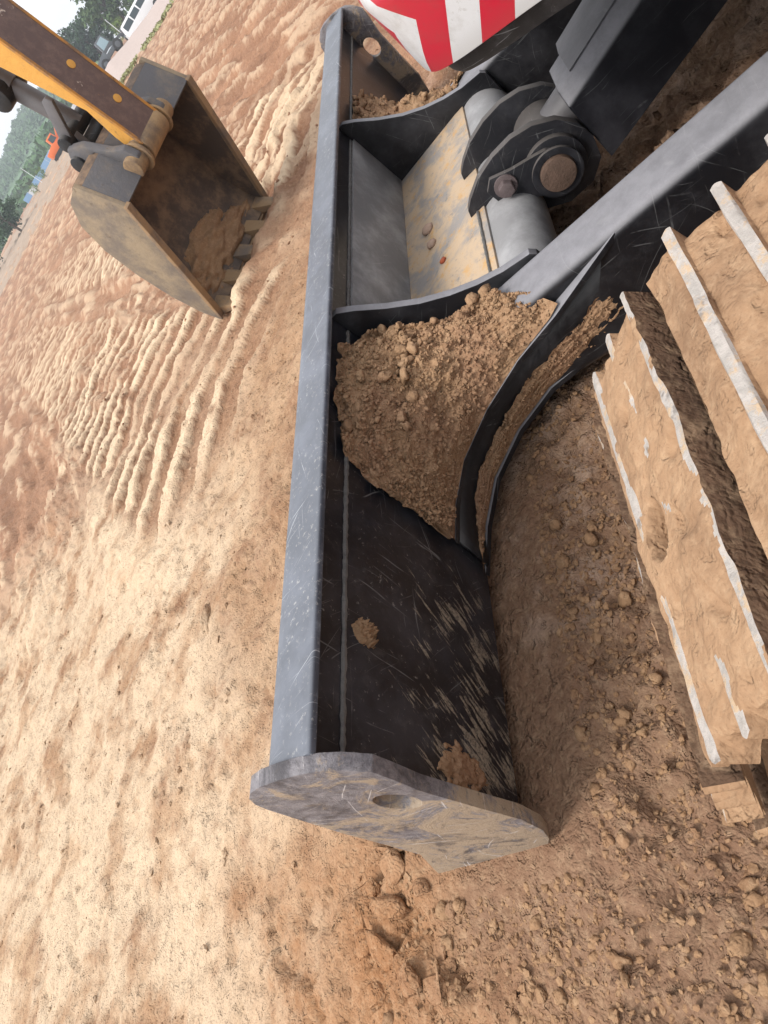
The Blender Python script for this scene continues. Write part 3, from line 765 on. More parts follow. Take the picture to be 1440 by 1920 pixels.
# ------------------------------------------------------------------ soil lying on the blade
def loft_heap(name, bot, top, bulge, seed, label, mirror=False, nu=150, nv=90, amp=1.0, mat=SOIL_HEAP):
    def resample(P, n):
        P = np.array(P, float); L = np.concatenate([[0], np.cumsum(np.linalg.norm(np.diff(P,axis=0),axis=1))]); u = np.linspace(0, L[-1], n)
        return np.stack([np.interp(u, L, P[:,k]) for k in range(3)], -1)
    B = resample(bot, nu); T = resample(top, nu)
    uu = np.linspace(0,1,nu); jit_ = sstep(0,.05,uu)*sstep(1,.95,uu)
    T[:,0] += .010*amp*fbm(uu*22, uu*0+.7, seed+2, 3)*jit_*(uu < .5); T[:,2] += .012*amp*fbm(uu*18, uu*0+.2, seed+6, 4, .6)*jit_
    v = np.linspace(0,1,nv)[:,None,None]
    Pm = B[None]*(1-v)+T[None]*v
    sh = np.sin(np.pi*v)
    Pm = Pm + sh*np.array(bulge)[None,None,:]
    U, Vv = np.meshgrid(np.linspace(0,1,nu), np.linspace(0,1,nv))
    L = .45
    lump = amp*(.016*fbm(U*6, Vv*4, seed, 4) + .007*fbm(U*24, Vv*16, seed+4, 4, .6))
    d1,_,cid = voro(U*16, Vv*11, seed+8); lump = lump + amp*.014*(1-np.minimum(1,d1*1.7)**2)*(cid > .45)*sstep(.35,.7,Vv)
    fade = sstep(0,.06,Vv)*sstep(0,.04,U)*sstep(1,.96,U)
    Pm = Pm + (lump*fade)[...,None]*np.array([-.45,-.55,.7])
    if mirror: Pm[...,0] = 3.18-Pm[...,0]
    o = finish(name, grid_mesh(name, Pm[...,0], Pm[...,1], Pm[...,2]), mat, None, True, None)
    tag(o, label, 'soil'); return o, Pm
hb = [(.757,.6845,.160),(.835,.667,.166),(.908,.625,.177),(.968,.543,.193),(1.008,.449,.208),(1.022,.36,.224),(1.03,.335,.232),(1.075,.37,.262),(1.12,.43,.264)]
ht = [(.758,.6875,.172),(.775,.6875,.26),(.792,.6875,.35),(.812,.6875,.405),(.86,.6875,.425),(1.0,.6875,.435),(1.10,.6875,.425),(1.158,.675,.375),(1.160,.62,.298),(1.160,.56,.272),(1.158,.50,.268),(1.152,.45,.266)]
heap, HP = loft_heap('soil_heap', hb, ht, (-.010,-.016,.014), 401, 'heap of crumbly brown soil on the blade between top rail and near lift arm')
def heap_clods(parent, P, n, smin, smax, seed, vlo=.35, pw=2.2, jlo=.05):
    r = np.random.default_rng(seed); nv, nu = P.shape[:2]
    i = (nv*(vlo+(1-vlo)*r.uniform(0,1,n)**.8)).astype(int).clip(2,nv-3); j = (nu*r.uniform(jlo,.97,n)).astype(int).clip(2,nu-3)
    s = smin+(smax-smin)*r.uniform(0,1,n)**pw
    pts = P[i,j]+np.stack([-.3*s,-.4*s,.3*s],-1)
    o = finish('clods', clods_mesh('clods', pts, s, seed+1, 2 if smax > .012 else 1, .9), SOIL_HEAP); o['kind'] = 'stuff'; o.parent = parent; return o
heap_clods(heap, HP, 110, .004, .016, 11, .5, 2.6, .34); heap_clods(heap, HP, 6500, .0013, .0056, 12, .02, 2.6)
far, FP = loft_heap('soil_heap', [(x if x > .95 else .95+(x-.95)*.25, y, z+.01) for x,y,z in hb], [(x if x > .95 else .95+(x-.95)*.4, y, z-.03) for x,y,z in ht], (-.0,-.01,.0), 421, 'small dark soil heap in the blade corner behind its second rib', True, 90, 60)
heap_clods(far, FP, 120, .005, .014, 13, .4); heap_clods(far, FP, 900, .002, .006, 14, .02)
# soil between the two gusset plates, and lumps here and there
def lump(name, c, r, label, mat=SOIL_HEAP, seed=1, sub_=3, sq=(1,1,.6)):
    bm = bmesh.new(); bmesh.ops.create_icosphere(bm, subdivisions=sub_, radius=1)
    for v in bm.verts:
        p = v.co; k = 1+.22*float(gnoise(np.array(p.x*1.7+seed*3.1), np.array(p.y*1.7+p.z*1.3), seed))+.12*float(gnoise(np.array(p.x*5+p.z*2), np.array(p.y*5+seed), seed+2))
        v.co = Vector((p.x*sq[0], p.y*sq[1], p.z*sq[2]))*k*r
    me = bpy.data.meshes.new(name); bm.to_mesh(me); bm.free()
    o = finish(name, me, mat, None, True, None); o.location = c; return tag(o, label, 'soil')
def patch(name, c, u, v, ru, rv, th, label, mat, seed, n=46):
    """irregular cake of soil stuck to a flat face: grid over a ragged disc, domed along u x v"""
    c, u, v = np.array(c,float), np.array(u,float), np.array(v,float); nrm = np.cross(u, v)
    A, B = np.meshgrid(np.linspace(-1.3,1.3,n), np.linspace(-1.3,1.3,n))
    rad = np.hypot(A,B)+.45*fbm(A*1.6+seed, B*1.6, seed, 4, .6)
    hgt = th*np.clip(1-rad**2, 0, 1)**.5*(1+.5*fbm(A*3.5, B*3.5+seed, seed+3, 4, .65))-.004*(rad > .98)
    P = c+A[...,None]*ru*u+B[...,None]*rv*v+hgt[...,None]*nrm
    o = finish(name, grid_mesh(name, P[...,0], P[...,1], P[...,2]), mat, None, True, None); return tag(o, label, 'soil')
patch('soil_lump', (.500,.6895,.372), (1,0,0), (0,0,1), .020, .019, .014, 'small tan mud lump stuck on the bare black sheet of the blade', SOIL_SHOE, 3)
patch('soil_lump', (.345,.6915,.19), (1,0,0), (0,0,1), .032, .042, .006, 'flat cake of brown mud low on the blade beside the end plate', SOIL_HEAP, 8)
r_ = np.random.default_rng(77); cl = np.array([1.36,.10,.055])+r_.normal(size=(70,3))*np.array([.05,.035,.022])
tag(finish('soil_lump', clods_mesh('soil_lump', cl, r_.uniform(.008,.028,70), 9, 2, 1), FRAME_DIRT_GAP_SHADE), 'dark mud clods on the ground between lift cylinder and lift arm', 'soil', kind='stuff')
k_ = np.linspace(0, 1, 26)
shelf_t = [tuple(GBT[i]*(1-f_)+GTP[i]*f_+np.array([-.006,-.006,0])) for i, f_ in enumerate(.62-.30*k_+.13*gnoise(k_*7, k_*0+.3, 432))][2:25]
shelf_b = [(x+.003, y+.003, z+.003) for x,y,z in LO]
shf, SP = loft_heap('soil_heap', shelf_b, shelf_t, (-.004,-.008,.006), 431, 'strip of brown soil caught between the two curved gusset plates of the blade', False, 130, 34, .45)
heap_clods(shf, SP, 700, .0014, .0045, 15, .05)
# stones on the cover plate
for c, r, lab in (((1.62,.60,.236), .017, 'pale clod lying on the ochre cover plate beside the blade sheet'), ((1.545,.592,.236), .014, 'pinkish clod on the ochre cover plate'), ((1.44,.565,.2365), .009, 'small red brown stone on the ochre cover plate')):
    lump('clod', c, r, lab, simple('clod_'+lab[:4], (.33,.075,.03) if 'red' in lab else (.36,.25,.19), .8, 0, .3, 60, .004), seed=int(r*1e4), sub_=2)
tag(lump('stone', (.262,.635,.012), .013, 'small pale stone on the soil at the foot of the blade end plate', simple('pale_stone', (.62,.55,.48), .8), 21, 2, (.6,1.6,.6)), cat='stone')
tag(lump('stone', (1.22,1.93,.0), .045, 'thin upright stone flake casting a small shadow on the tan ground', SOIL, 23, 3, (1.3,.4,.8)), cat='stone')

# broken slabs of soil pushed up beside the blade's end
def slab(seed, x, y, r):
    q = np.random.default_rng(seed); bm = bmesh.new()
    for k in range(16):
        d = q.normal(size=3); d /= np.linalg.norm(d); d *= r*np.array([1, .72, .42])*q.uniform(.85,1.1); bm.verts.new(d)
    bmesh.ops.convex_hull(bm, input=bm.verts)
    for v in [v for v in bm.verts if not v.link_faces]: bm.verts.remove(v)
    bmesh.ops.bevel(bm, geom=list(bm.edges), offset=r*.09, segments=1, affect='EDGES')
    bmesh.ops.triangulate(bm, faces=bm.faces); bmesh.ops.subdivide_edges(bm, edges=bm.edges, cuts=1, use_grid_fill=True)
    for v in bm.verts:
        v.co *= 1+.10*float(gnoise(np.array(v.co.x*40+seed), np.array(v.co.y*40+v.co.z*30), seed))
    me = bpy.data.meshes.new('soil_clod'); bm.to_mesh(me); bm.free()
    o = finish('soil_clod', me, SOIL, None, True, 30); o.rotation_euler = (q.uniform(-.35,.35), q.uniform(-.35,.35), q.uniform(0,6.3))
    o.location = (x, y, float(ground_h(np.array([x]), np.array([y]))[0])+r*.10)
    return tag(o, 'broken tan soil slab pushed up beside the blade end plate', 'soil', 'broken soil slabs beside the blade end')
q_ = np.random.default_rng(12)
for i, (px_, py_, r__) in enumerate(((.30,1.02,.050),(.24,1.04,.042),(.19,.99,.034),(.25,.965,.028),(.165,1.06,.046),(.20,1.12,.036),(.13,1.0,.040),(.27,1.10,.030),(.115,1.08,.028),(.33,1.08,.030),(.16,.93,.024),(.10,.94,.034),(.36,1.03,.026),(.21,.90,.020))):
    slab(900+i, px_+q_.uniform(-.01,.01), py_+q_.uniform(-.01,.01), r__)

# ------------------------------------------------------------------ second digger's stick with bucket
BO = Vector((2.515*Wv[0]+3.2*Nv[0], 2.515*Wv[1]+3.2*Nv[1], 0))
stk = empty('excavator', 'second excavator, its worn brown and yellow arm upright on a muddy toothed bucket', 'excavator', BO, math.atan2(Wv[1], Wv[0]))
# local axes: x across the bucket, y along N away from the blade; profile given as (N, z)
L_ = lambda nn, z, a: (a, nn-3.2, z)
LS = lambda nn, z, a: (a-.03, nn-3.2, z)
prof = [(3.00,.695),(3.085,.885),(3.135,.915),(3.215,.890),(3.33,.80),(3.405,.66),(3.44,.47),(3.445,.28),(3.42,.12),(3.375,.02)]
bk = None
def thick_profile(pf, th):
    out = []
    for i, p in enumerate(pf):
        a = Vector(pf[max(i-1,0)]); b = Vector(pf[min(i+1,len(pf)-1)]); d = (b-a).normalized(); out.append((p[0]-d.y*th, p[1]+d.x*th) if False else (p[0]+d.y*th*-1*-1, p[1]-d.x*th))
    return out
def shell_prism(pf, th, a0, a1):
    # strip with thickness, offset towards the inside
    inn = []
    for i, p in enumerate(pf):
        a = Vector(pf[max(i-1,0)]); b = Vector(pf[min(i+1,len(pf)-1)]); d = (b-a).normalized()
        inn.append((p[0]+d.y*th, p[1]-d.x*th))
    return prism(pf+inn[::-1], a0, a1, L_)
HW = .415
v, f = shell_prism(prof[1:], .018, -HW+.012, HW-.012)
bk = meshobj('bucket', v, f, BKT_IN, stk, True, .002)
v, f = shell_prism(prof[:2], .016, -HW+.012, HW-.012)
o = meshobj('hinge_plate', v, f, BKT_TOP, bk, True, .002)
side = [(3.00,.695),(3.095,.912),(3.222,.89),(3.34,.803),(3.415,.662),(3.452,.47),(3.458,.28),(3.432,.11),(3.385,.0),(3.365,.03),(3.20,.33)]
for s_ in (-1, 1):
    o = priso('side_plate', side, s_*HW-.012, s_*HW+.012, L_, BKT_OUT, bk, .003)
    priso('side_liner', [(3.25+(a_-3.25)*.95,.45+(b_-.45)*.95) for a_,b_ in side], s_*(HW-.0125)-.003, s_*(HW-.0125)+.003, L_, BKT_IN, bk, 0)
    priso('side_edge', [(2.992,.69),(3.005,.705),(3.21,.335),(3.375,.03),(3.36,.018),(3.19,.322)], s_*HW-.02, s_*HW+.02, L_, BKT_LIP, bk, .003)
priso('lip', [(3.36,.012),(3.385,.034),(3.47,.10),(3.452,.075),(3.385,-.005)], -HW+.013, HW-.013, L_, BKT_LIP, bk, .002)
for k in range(5):
    a = -HW+.06+k*(2*HW-.12)/4
    V = []
    for (nn, z, hw_, hz) in ((3.43,.085,.046,.030),(3.35,.035,.042,.026),(3.235,-.018,.024,.009)):
        V += [L_(nn,z+hz,a-hw_), L_(nn,z+hz,a+hw_), L_(nn,z-hz,a+hw_), L_(nn,z-hz,a-hw_)]
    F = [(0,1,2,3),(8,11,10,9)]+[(4*r+i,4*r+(i+1)%4,4*r+4+(i+1)%4,4*r+4+i) for r in (0,1) for i in range(4)]
    meshobj('tooth', V, F, BKT_LIP, bk, True, .004)
for s_ in (-1,1):
    priso('ear', [(3.02,.74),(3.0,.70),(2.965,.70),(2.945,.75),(2.965,.81),(3.03,.85),(3.12,.96),(3.20,1.0),(3.245,.97),(3.24,.90),(3.10,.90)], s_*.155-.02, s_*.155+.02, LS, BKT_TOP, bk, .006)
# stick
sf = [(2.94,.745),(2.93,2.6),(3.30,2.6),(3.22,1.9),(3.09,1.38),(2.985,1.0),(3.02,.86),(3.03,.73)]
stick = priso('stick', sf, -.098, .098, LS, YEL, stk, .006)
priso('wear_face', [(2.9355,.75),(2.9255,2.59),(2.9305,2.59),(2.9405,.75)], -.092, .092, LS, STICK, stick, .001)
for s_ in (-1,1):
    priso('edge_weld', [(2.932,.75),(2.922,2.58),(2.937,2.58),(2.947,.75)], s_*.097-.007, s_*.097+.007, LS, YELW, stick, .003)
for zz in (.92, 1.13):
    v, f = tube(LS(2.936,zz,.02), LS(2.930,zz,.02), .019, n=20); meshobj('plug', v, f, YEL, stick, True, .001)
v, f = tube(LS(3.0,.735,-.205), LS(3.0,.735,.205), .050, n=32); meshobj('pivot_boss', v, f, BOSS, stk, True, .012)
v, f = tube(LS(2.99,.738,-.10), LS(2.99,.738,.10), .064, n=32); meshobj('stick_boss', v, f, BOSS, stick, True, .006)
for s_ in (-1,1):
    v, f = tube(LS(3.0,.735,s_*.115), LS(3.0,.735,s_*.13), .072, n=32, hole=.045); meshobj('seal_ring', v, f, BOSS, stk, True, .004)
# linkage: cylinder, rod eye and bucket links
rod = meshobj('bucket_cylinder', *merge([tube(LS(3.275,1.30,0), LS(3.42,2.7,0), .058, n=28), tube(LS(3.215,1.0,0), LS(3.28,1.32,0), .046, n=24)]), GREYROD, stk, True, .004)
v, f = tube(LS(3.30,1.33,-.09), LS(3.30,1.33,.09), .07, n=24); meshobj('gland', v, f, BLACK, rod, True, .01)
for s_ in (-1,1):
    priso('bucket_link', [(3.19,1.04),(3.235,1.05),(3.262,1.01),(3.275,.93),(3.25,.89),(3.21,.89),(3.185,.93),(3.175,1.0)], s_*.085-.018, s_*.085+.018, LS, GREYROD, stk, .006)
    priso('rocker', [(3.04,1.13),(3.05,1.16),(3.085,1.165),(3.235,1.045),(3.24,1.0),(3.2,.985)], s_*.112-.01, s_*.112+.01, LS, GREYROD, stk, .004)
v, f = tube(LS(3.215,1.01,-.15), LS(3.215,1.01,.15), .040, n=24); meshobj('link_pin', v, f, BLACK, stk, True, .005)
v, f = tube(LS(3.23,.925,-.19), LS(3.23,.925,.19), .044, n=24); meshobj('link_pin', v, f, BLACK, stk, True, .005)
patch('soil_lump', tuple(BO+Vector((-.02*Wv[0]+.215*Nv[0], -.02*Wv[1]+.215*Nv[1], .17))), (Wv[0],Wv[1],0), (.25*Nv[0],.25*Nv[1],.968), .30, .14, .05, 'brown soil left in the bottom of the excavator bucket', SOIL_CLOD, 31)

# ------------------------------------------------------------------ far field
def pol(az, d): return (d*math.cos(R(az)), d*math.sin(R(az)))
def gz(x, y): return float(ground_h(np.array([x]), np.array([y]), False)[0])
LEAF = {}
def leaf_mat(name, a, b):
    s = NT(name); n = s.noise(.9, 4, .6); n2 = s.noise(7, 3, .6)
    col = s.mix(s.ramp(n, .35, .65), a, b); col = s.mix(s.math('MULTIPLY', n2, .4), col, tuple(x*1.5 for x in b))
    return s.done(col, .7, spec=.2)
LEAF['dark'] = leaf_mat('dark_leaves', (.022,.05,.028), (.04,.075,.035))
LEAF['mid'] = leaf_mat('mid_leaves', (.045,.085,.035), (.075,.12,.045))
LEAF['lime'] = leaf_mat('lime_leaves', (.10,.16,.03), (.14,.20,.045))
LEAF['hill'] = leaf_mat('hill_leaves', (.035,.085,.036), (.075,.14,.05))
BARK = simple('bark', (.10,.075,.055), .9, 0, .3, 9)
def leaf_cards(pts, size, seed, sc=None):
    r = np.random.default_rng(seed); n = len(pts)
    a = r.normal(size=(n,3)); a /= np.linalg.norm(a,axis=1)[:,None]; b = np.cross(a, r.normal(size=(n,3))); b /= np.linalg.norm(b,axis=1)[:,None]
    s = (size*r.uniform(.6,1.4,n))[:,None] if sc is None else sc[:,None]
    c = np.cross(a,b)
    V = np.stack([pts-a*s, pts+b*s*.55+c*s*.15, pts+a*s, pts-b*s*.55+c*s*.15], 1).reshape(-1,3)
    F = np.arange(4*n).reshape(-1,4)
    return V, F
def tree(name, x, y, h, rad, kind, label, n=2200, group=None, shape=1.0, seed=1, clumps=16, cat='tree'):
    r = np.random.default_rng(seed); z = gz(x,y)-.1
    root = empty(name, label, cat, (x,y,z), 0, group)
    parts = []; tr = h*.035
    top = Vector((r.normal()*rad*.1, r.normal()*rad*.1, h*.75)); parts.append(tube((0,0,0), tuple(top*.5), tr, tr*.7, 8)); parts.append(tube(tuple(top*.5), tuple(top), tr*.7, tr*.2, 8))
    cl = []
    for k in range(clumps):
        t = 2*math.pi*k/clumps*2.4+r.uniform(0,1); hh = h*(.30+.62*(k/(clumps-1))); rr = rad*math.sqrt(max(.08,1-((hh/h-.55)/.47)**2))*r.uniform(.45,.8)
        p = Vector((rr*math.cos(t), rr*math.sin(t), hh)); cl.append((p, rad*r.uniform(.30,.48)))
        b = top*(.35+.5*k/clumps); parts.append(tube(tuple(b), tuple(p), tr*.35, tr*.08, 5))
    meshobj('trunk', *merge(parts), BARK, root, True)
    pts = []
    for p, rr in cl:
        m_ = n//clumps; d = r.normal(size=(m_,3)); d /= np.linalg.norm(d,axis=1)[:,None]
        pts.append(np.array(p)+d*(rr*r.uniform(.35,1.05,(m_,1)))*np.array([1,1,.8*shape]))
    V, F = leaf_cards(np.concatenate(pts), h*.035, seed+1)
    me = bpy.data.meshes.new('crown'); me.from_pydata(V.tolist(), [], F.tolist())
    o = finish('crown', me, LEAF[kind], root); return root
G1 = 'trees behind the parked vehicles'
for az, d, h, rad, kind, lab, sd_ in [t+(i,) for i,t in enumerate((
    (20.4,118,7.6,3.6,'mid','broad mid green tree behind the white van'),
    (22.3,122,8.6,3.4,'mid','tall leafy tree rising behind the white van'),
    (23.2,126,6.5,2.6,'dark','dark narrow tree between the van and the dark loader'),
    (24.9,130,6.8,2.9,'dark','dark tree standing behind the dark loader'),
    (26.6,128,6.2,2.6,'dark','dark tree beside the excavator arm, past the dark loader'),
    (37.4,92,4.3,2.5,'dark','rounded dark green tree alone at the field edge'),
    (40.3,98,3.6,2.2,'dark','smaller dark bush tree beyond the rounded tree at the field edge')))]:
    x, y = pol(az, d); tree('tree', x, y, h, rad, kind, lab, 2600, 'trees at the field edge', 1.0, 500+sd_*7)
for i, (az, d, h, lab) in enumerate(((33.4,112,1.6,'lime green shrub before the blue fence'),(34.5,104,1.3,'small yellow green shrub at the edge of the hazy field'),(22.9,116,2.6,'bright lime shrub at the feet of the trees'))):
    x, y = pol(az, d); tree('shrub', x, y, h, h*.55, 'lime', lab, 700, None, 1, 600+i, 8, 'shrub')

# wooded hill in the haze
az_ = np.linspace(24, 60, 160); dd = np.linspace(300, 620, 60); A, D = np.meshgrid(az_, dd)
crest = 14.5+3.5*gnoise(A*.35, A*0+.5, 701)
HZ = 8+D*.012+np.exp(-((D-460)/110)**2)*crest*sstep(24,30,A)
HX = D*np.cos(np.radians(A)); HY = D*np.sin(np.radians(A))
hill = finish('hill', grid_mesh('hill', HX, HY, HZ), LEAF['hill'], None, True, None); tag(hill, kind='structure')
rr_ = np.random.default_rng(9); n = 40000
a_ = rr_.uniform(25,59,n); d_ = 170+330*rr_.uniform(0,1,n)**.8
cr = 14.5+3.5*gnoise(a_*.35, a_*0+.5, 701)
zz = 8+d_*.012+np.exp(-((d_-460)/110)**2)*cr*sstep(24,30,a_)
ca = np.round(a_/.45)*.45; cdp = np.hypot((a_-ca)/.3, 0)
zz = np.where(d_ < 330, rise(d_*np.cos(np.radians(a_)), d_*np.sin(np.radians(a_)))-.5, zz)
pts = np.stack([d_*np.cos(np.radians(a_)), d_*np.sin(np.radians(a_)), zz+rr_.uniform(0,1,n)*(2.0+2.4*_h01(np.floor(a_/.5), np.floor(d_/9), 3))], -1)
V, F = leaf_cards(pts, 1.0, 77)
me = bpy.data.meshes.new('woodland'); me.from_pydata(V.tolist(), [], F.tolist())
tag(finish('woodland', me, LEAF['hill']), 'hazy blue green woodland covering the far hill', 'woodland', kind='stuff')

# pinkish gravel bank with a grass fringe
az_ = np.linspace(17, 29.5, 120); dd = np.linspace(50, 82, 60); A, D = np.meshgrid(az_, dd)
X, Y = D*np.cos(np.radians(A)), D*np.sin(np.radians(A))
ch = np.interp(A, [17,20,21.4,23.5,25.1,27,29.5], [1.05,1.1,1.25,1.62,2.0,1.9,1.4])
base = rise(X, Y)-.12
Z = base+np.maximum(0, ch-rise(66*np.cos(np.radians(A)),66*np.sin(np.radians(A)))+.12)*np.exp(-np.abs((D-66)/8)**2.4)*sstep(17,19,A)*sstep(29.5,28,A)+.03*fbm(X*.8,Y*.8,811)
bank = finish('gravel_bank', grid_mesh('gravel_bank', X, Y, Z), simple('pink_gravel', (.36,.29,.26), .9, 0, .2, 6), None, True, None); tag(bank, kind='structure')
GRASS = simple('grass_blades', (.24,.25,.11), .8, 0, .4, 3)
n = 900; a_ = rr_.uniform(19.5,28,n); d_ = rr_.uniform(50.5,54.5,n); x_ = d_*np.cos(np.radians(a_)); y_ = d_*np.sin(np.radians(a_))
keep = gnoise(a_*1.3, d_*.5, 821) > -.15; x_, y_ = x_[keep], y_[keep]
pts = np.stack([x_, y_, rise(x_,y_)+.08+.06*rr_.uniform(0,1,len(x_))], -1); V, F = leaf_cards(pts, .13, 78)
me = bpy.data.meshes.new('grass'); me.from_pydata(V.tolist(), [], F.tolist()); tag(finish('grass', me, GRASS), 'thin grass fringe along the foot of the gravel bank', 'grass', kind='stuff')

# vehicles far off
GLASS = simple('dark_glass', (.05,.07,.08), .12); WHITE = simple('white_body', (.72,.74,.76), .35, 0, .05); TYRE = simple('tyre', (.02,.02,.02), .8)
ORANGE = simple('orange_body', (.75,.16,.03), .45, 0, .1, 3); DGREY = simple('slate_body', (.09,.105,.12), .5, 0, .2, 4); BLUEG = simple('blue_glass', (.28,.40,.46), .15)
def wheels(root, spots, r, wdt):
    for (x,y) in spots:
        t = meshobj('wheel', *tube((x,y-wdt/2,r),(x,y+wdt/2,r), r, n=20), TYRE, root, True, .03)
        meshobj('rim', *tube((x,y-wdt/2-.01,r),(x,y+wdt/2+.01,r), r*.55, n=14), DGREY, t, True, .01)
SIDE = lambda p,q,a: (p,a,q)
x, y = pol(21.5, 78); van = empty('van', 'white van parked behind the gravel bank', 'van', (x,y,gz(x,y)-.05), R(-62))
priso('body', [(-2.1,.3),(-2.15,1.2),(-1.95,1.85),(.9,1.85),(1.55,1.15),(2.2,.95),(2.25,.35)], -.85, .85, SIDE, WHITE, van, .06)
for s_ in (-1,1):
    for a, b in ((-1.9,-.9),(-.8,.1),(.2,1.05)): priso('window', [(a,1.2),(a,1.68),(b-.05 if b < 1 else .82,1.68),(b,1.2)], s_*.853-.004, s_*.853+.004, SIDE, GLASS, van, 0)
priso('windscreen', [(.97,1.78),(1.0,1.80),(1.52,1.22),(1.49,1.19)], -.72, .72, SIDE, GLASS, van, 0)
wheels(van, [(-1.4,-.76),(-1.4,.76),(1.4,-.76),(1.4,.76)], .33, .2)
x, y = pol(24.45, 88); ld = empty('loader', 'dark slate loader with blue glazed cab on the gravel bank', 'loader', (x,y,gz(x,y)+.25), R(-60))
priso('body', [(-2.0,.5),(-2.0,1.15),(-.5,1.3),(-.5,.9),(1.2,.85),(1.4,.45)], -.7, .7, SIDE, DGREY, ld, .05)
cb = priso('cab', [(-.55,1.0),(-.45,2.2),(.55,2.2),(.75,1.0)], -.62, .62, SIDE, DGREY, ld, .03)
for s_ in (-1,1): priso('pane', [(-.40,1.25),(-.33,2.05),(.45,2.05),(.58,1.25)], s_*.624-.004, s_*.624+.004, SIDE, BLUEG, cb, 0)
priso('pane', [(.60,1.9),(.605,1.9),(.735,1.15),(.73,1.15)], -.5, .5, SIDE, BLUEG, cb, 0)
priso('bucket_scoop', [(1.9,.2),(2.4,.25),(2.2,.9),(2.1,.85),(2.2,.35),(1.95,.35)], -.9, .9, SIDE, DGREY, ld, .01)
for s_ in (-1,1): priso('boom_arm', [(-.6,1.2),(-.5,1.35),(1.9,.75),(2.1,.4),(1.95,.35),(1.75,.62)], s_*.55-.06, s_*.55+.06, SIDE, DGREY, ld, .01)
priso('lamp', [(-2.05,1.15),(-2.05,1.5),(-1.75,1.5),(-1.75,1.15)], -.2, .2, SIDE, simple('amber', (.75,.42,.08), .4), ld, .03)
wheels(ld, [(-1.3,-.7),(-1.3,.7),(.9,-.7),(.9,.7)], .5, .34)
x, y = pol(31.3, 96); od = empty('digger', 'small orange digger working before the blue fence', 'digger', (x,y,gz(x,y)-.05), R(-50))
priso('body', [(-1.5,.5),(-1.6,1.2),(-.3,1.35),(.6,.9),(.6,.5)], -.75, .75, SIDE, ORANGE, od, .06)
cb = priso('cab', [(-.4,.9),(-.35,2.0),(.6,2.0),(.7,.9)], -.6, .1, SIDE, ORANGE, od, .05)
priso('pane', [(-.25,1.25),(-.2,1.85),(.5,1.85),(.57,1.25)], -.608, -.602, SIDE, GLASS, cb, 0)
for s_ in (-1,1): priso('crawler', arc(-1.2,.28,.28,90,270,8)+arc(1.0,.28,.28,-90,90,8), s_*.7-.17, s_*.7+.17, SIDE, TYRE, od, .02)
priso('boom', [(.4,.9),(.5,1.15),(1.7,2.1),(2.5,1.7),(2.45,1.5),(1.75,1.85),(.7,.8)], .2, .45, SIDE, ORANGE, od, .02)
priso('dipper', [(2.35,1.75),(2.55,1.7),(2.75,.6),(2.6,.5)], .22, .43, SIDE, ORANGE, od, .02)
priso('scoop', [(2.55,.65),(2.85,.6),(3.0,.3),(2.7,.05),(2.45,.2)], .1, .55, SIDE, DGREY, od, .02)

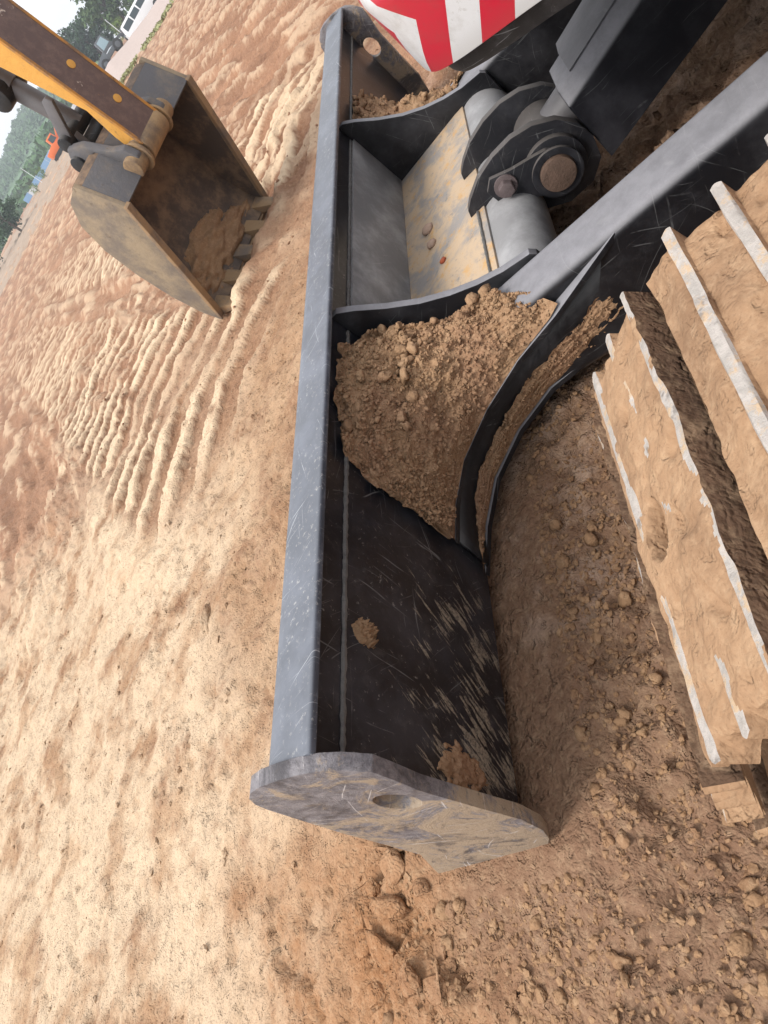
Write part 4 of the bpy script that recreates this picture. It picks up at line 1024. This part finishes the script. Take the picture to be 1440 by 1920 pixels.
# blue and white site fence, panel by panel
FBLUE = simple('fence_blue', (.20,.36,.58), .5, 0, .15, .6); FWHITE = simple('fence_white', (.62,.66,.70), .5, 0, .08, .6)
fx, fy = pol(31.6, 140); fen = empty('fence', 'blue and white site fence along the foot of the wooded hill', 'fence', (fx,fy,gz(fx,fy)))
dirx, diry = -math.sin(R(33)), math.cos(R(33))
for k in range(-5, 7):
    cx_, cy_ = fx+dirx*k*1.5, fy+diry*k*1.5; z0 = gz(cx_,cy_)-gz(fx,fy)
    v, fa = box((-.73,-.02,.1),(.73,.02,1.0)); ang = math.atan2(diry,dirx)
    V = [(dirx*k*1.5+px*math.cos(ang)-py*math.sin(ang), diry*k*1.5+px*math.sin(ang)+py*math.cos(ang), z0+pz) for px,py,pz in v]
    meshobj('fence_panel', V, fa, FBLUE if k % 5 else FWHITE, fen, False)
    v, fa = box((-.77,-.04,0),(-.735,.04,1.1)); V = [(dirx*k*1.5+px*math.cos(ang)-py*math.sin(ang), diry*k*1.5+px*math.sin(ang)+py*math.cos(ang), z0+pz) for px,py,pz in v]
    meshobj('fence_post', V, fa, FWHITE, fen, False)
for az, d, h, lab in ((23.15,100,3.2,'thin pale pole leaning beside the dark loader'),(33.9,118,3.0,'thin pale pole by the lime shrub')):
    x, y = pol(az, d); z = gz(x,y)
    o = meshobj('pole', *merge([tube((0,0,-.2),(.18,.05,h), .05, .035, 10), tube((.18,.05,h-.02),(.3,.05,h-.02), .04, .04, 8)]), FWHITE, None, True); o.location = (x,y,z); tag(o, lab, 'pole')

# dry pale field strip beyond the graded earth
az_ = np.linspace(24, 62, 140); dd = np.linspace(60, 128, 50); A, D = np.meshgrid(az_, dd)
X, Y = D*np.cos(np.radians(A)), D*np.sin(np.radians(A))
Z = ground_h(X, Y, False)+.05+.10*fbm(X*.5,Y*.5,831)
Z = np.where((A < 27) | (D > 127) | (D < 62), Z-.4, Z)
fl = finish('field', grid_mesh('field', X, Y, Z), simple('dry_field', (.27,.20,.145), .95, 0, .3, .9), None, True, None); tag(fl, kind='structure')

# ------------------------------------------------------------------ haze
HAZE = True
if HAZE:
    v, fa = box((-700,-700,-1.6),(700,700,60)); hz = meshobj('haze', v, fa, None) if False else None
    me = bpy.data.meshes.new('haze'); me.from_pydata(v, [], fa)
    hm = bpy.data.materials.new('haze_air'); hm.use_nodes = True; hm.cycles.homogeneous_volume = True; t = hm.node_tree; t.nodes.clear()
    ou = t.nodes.new('ShaderNodeOutputMaterial'); pv = t.nodes.new('ShaderNodeVolumePrincipled')
    pv.inputs['Color'].default_value = (.86,.92,1,1); pv.inputs['Density'].default_value = .0012; pv.inputs['Anisotropy'].default_value = .2
    t.links.new(pv.outputs[0], ou.inputs['Volume']); me.materials.append(hm)
    hz = link(bpy.data.objects.new('haze', me)); hz['kind'] = 'stuff'; hz['label'] = 'pale haze in the air over the site'; hz['category'] = 'haze'
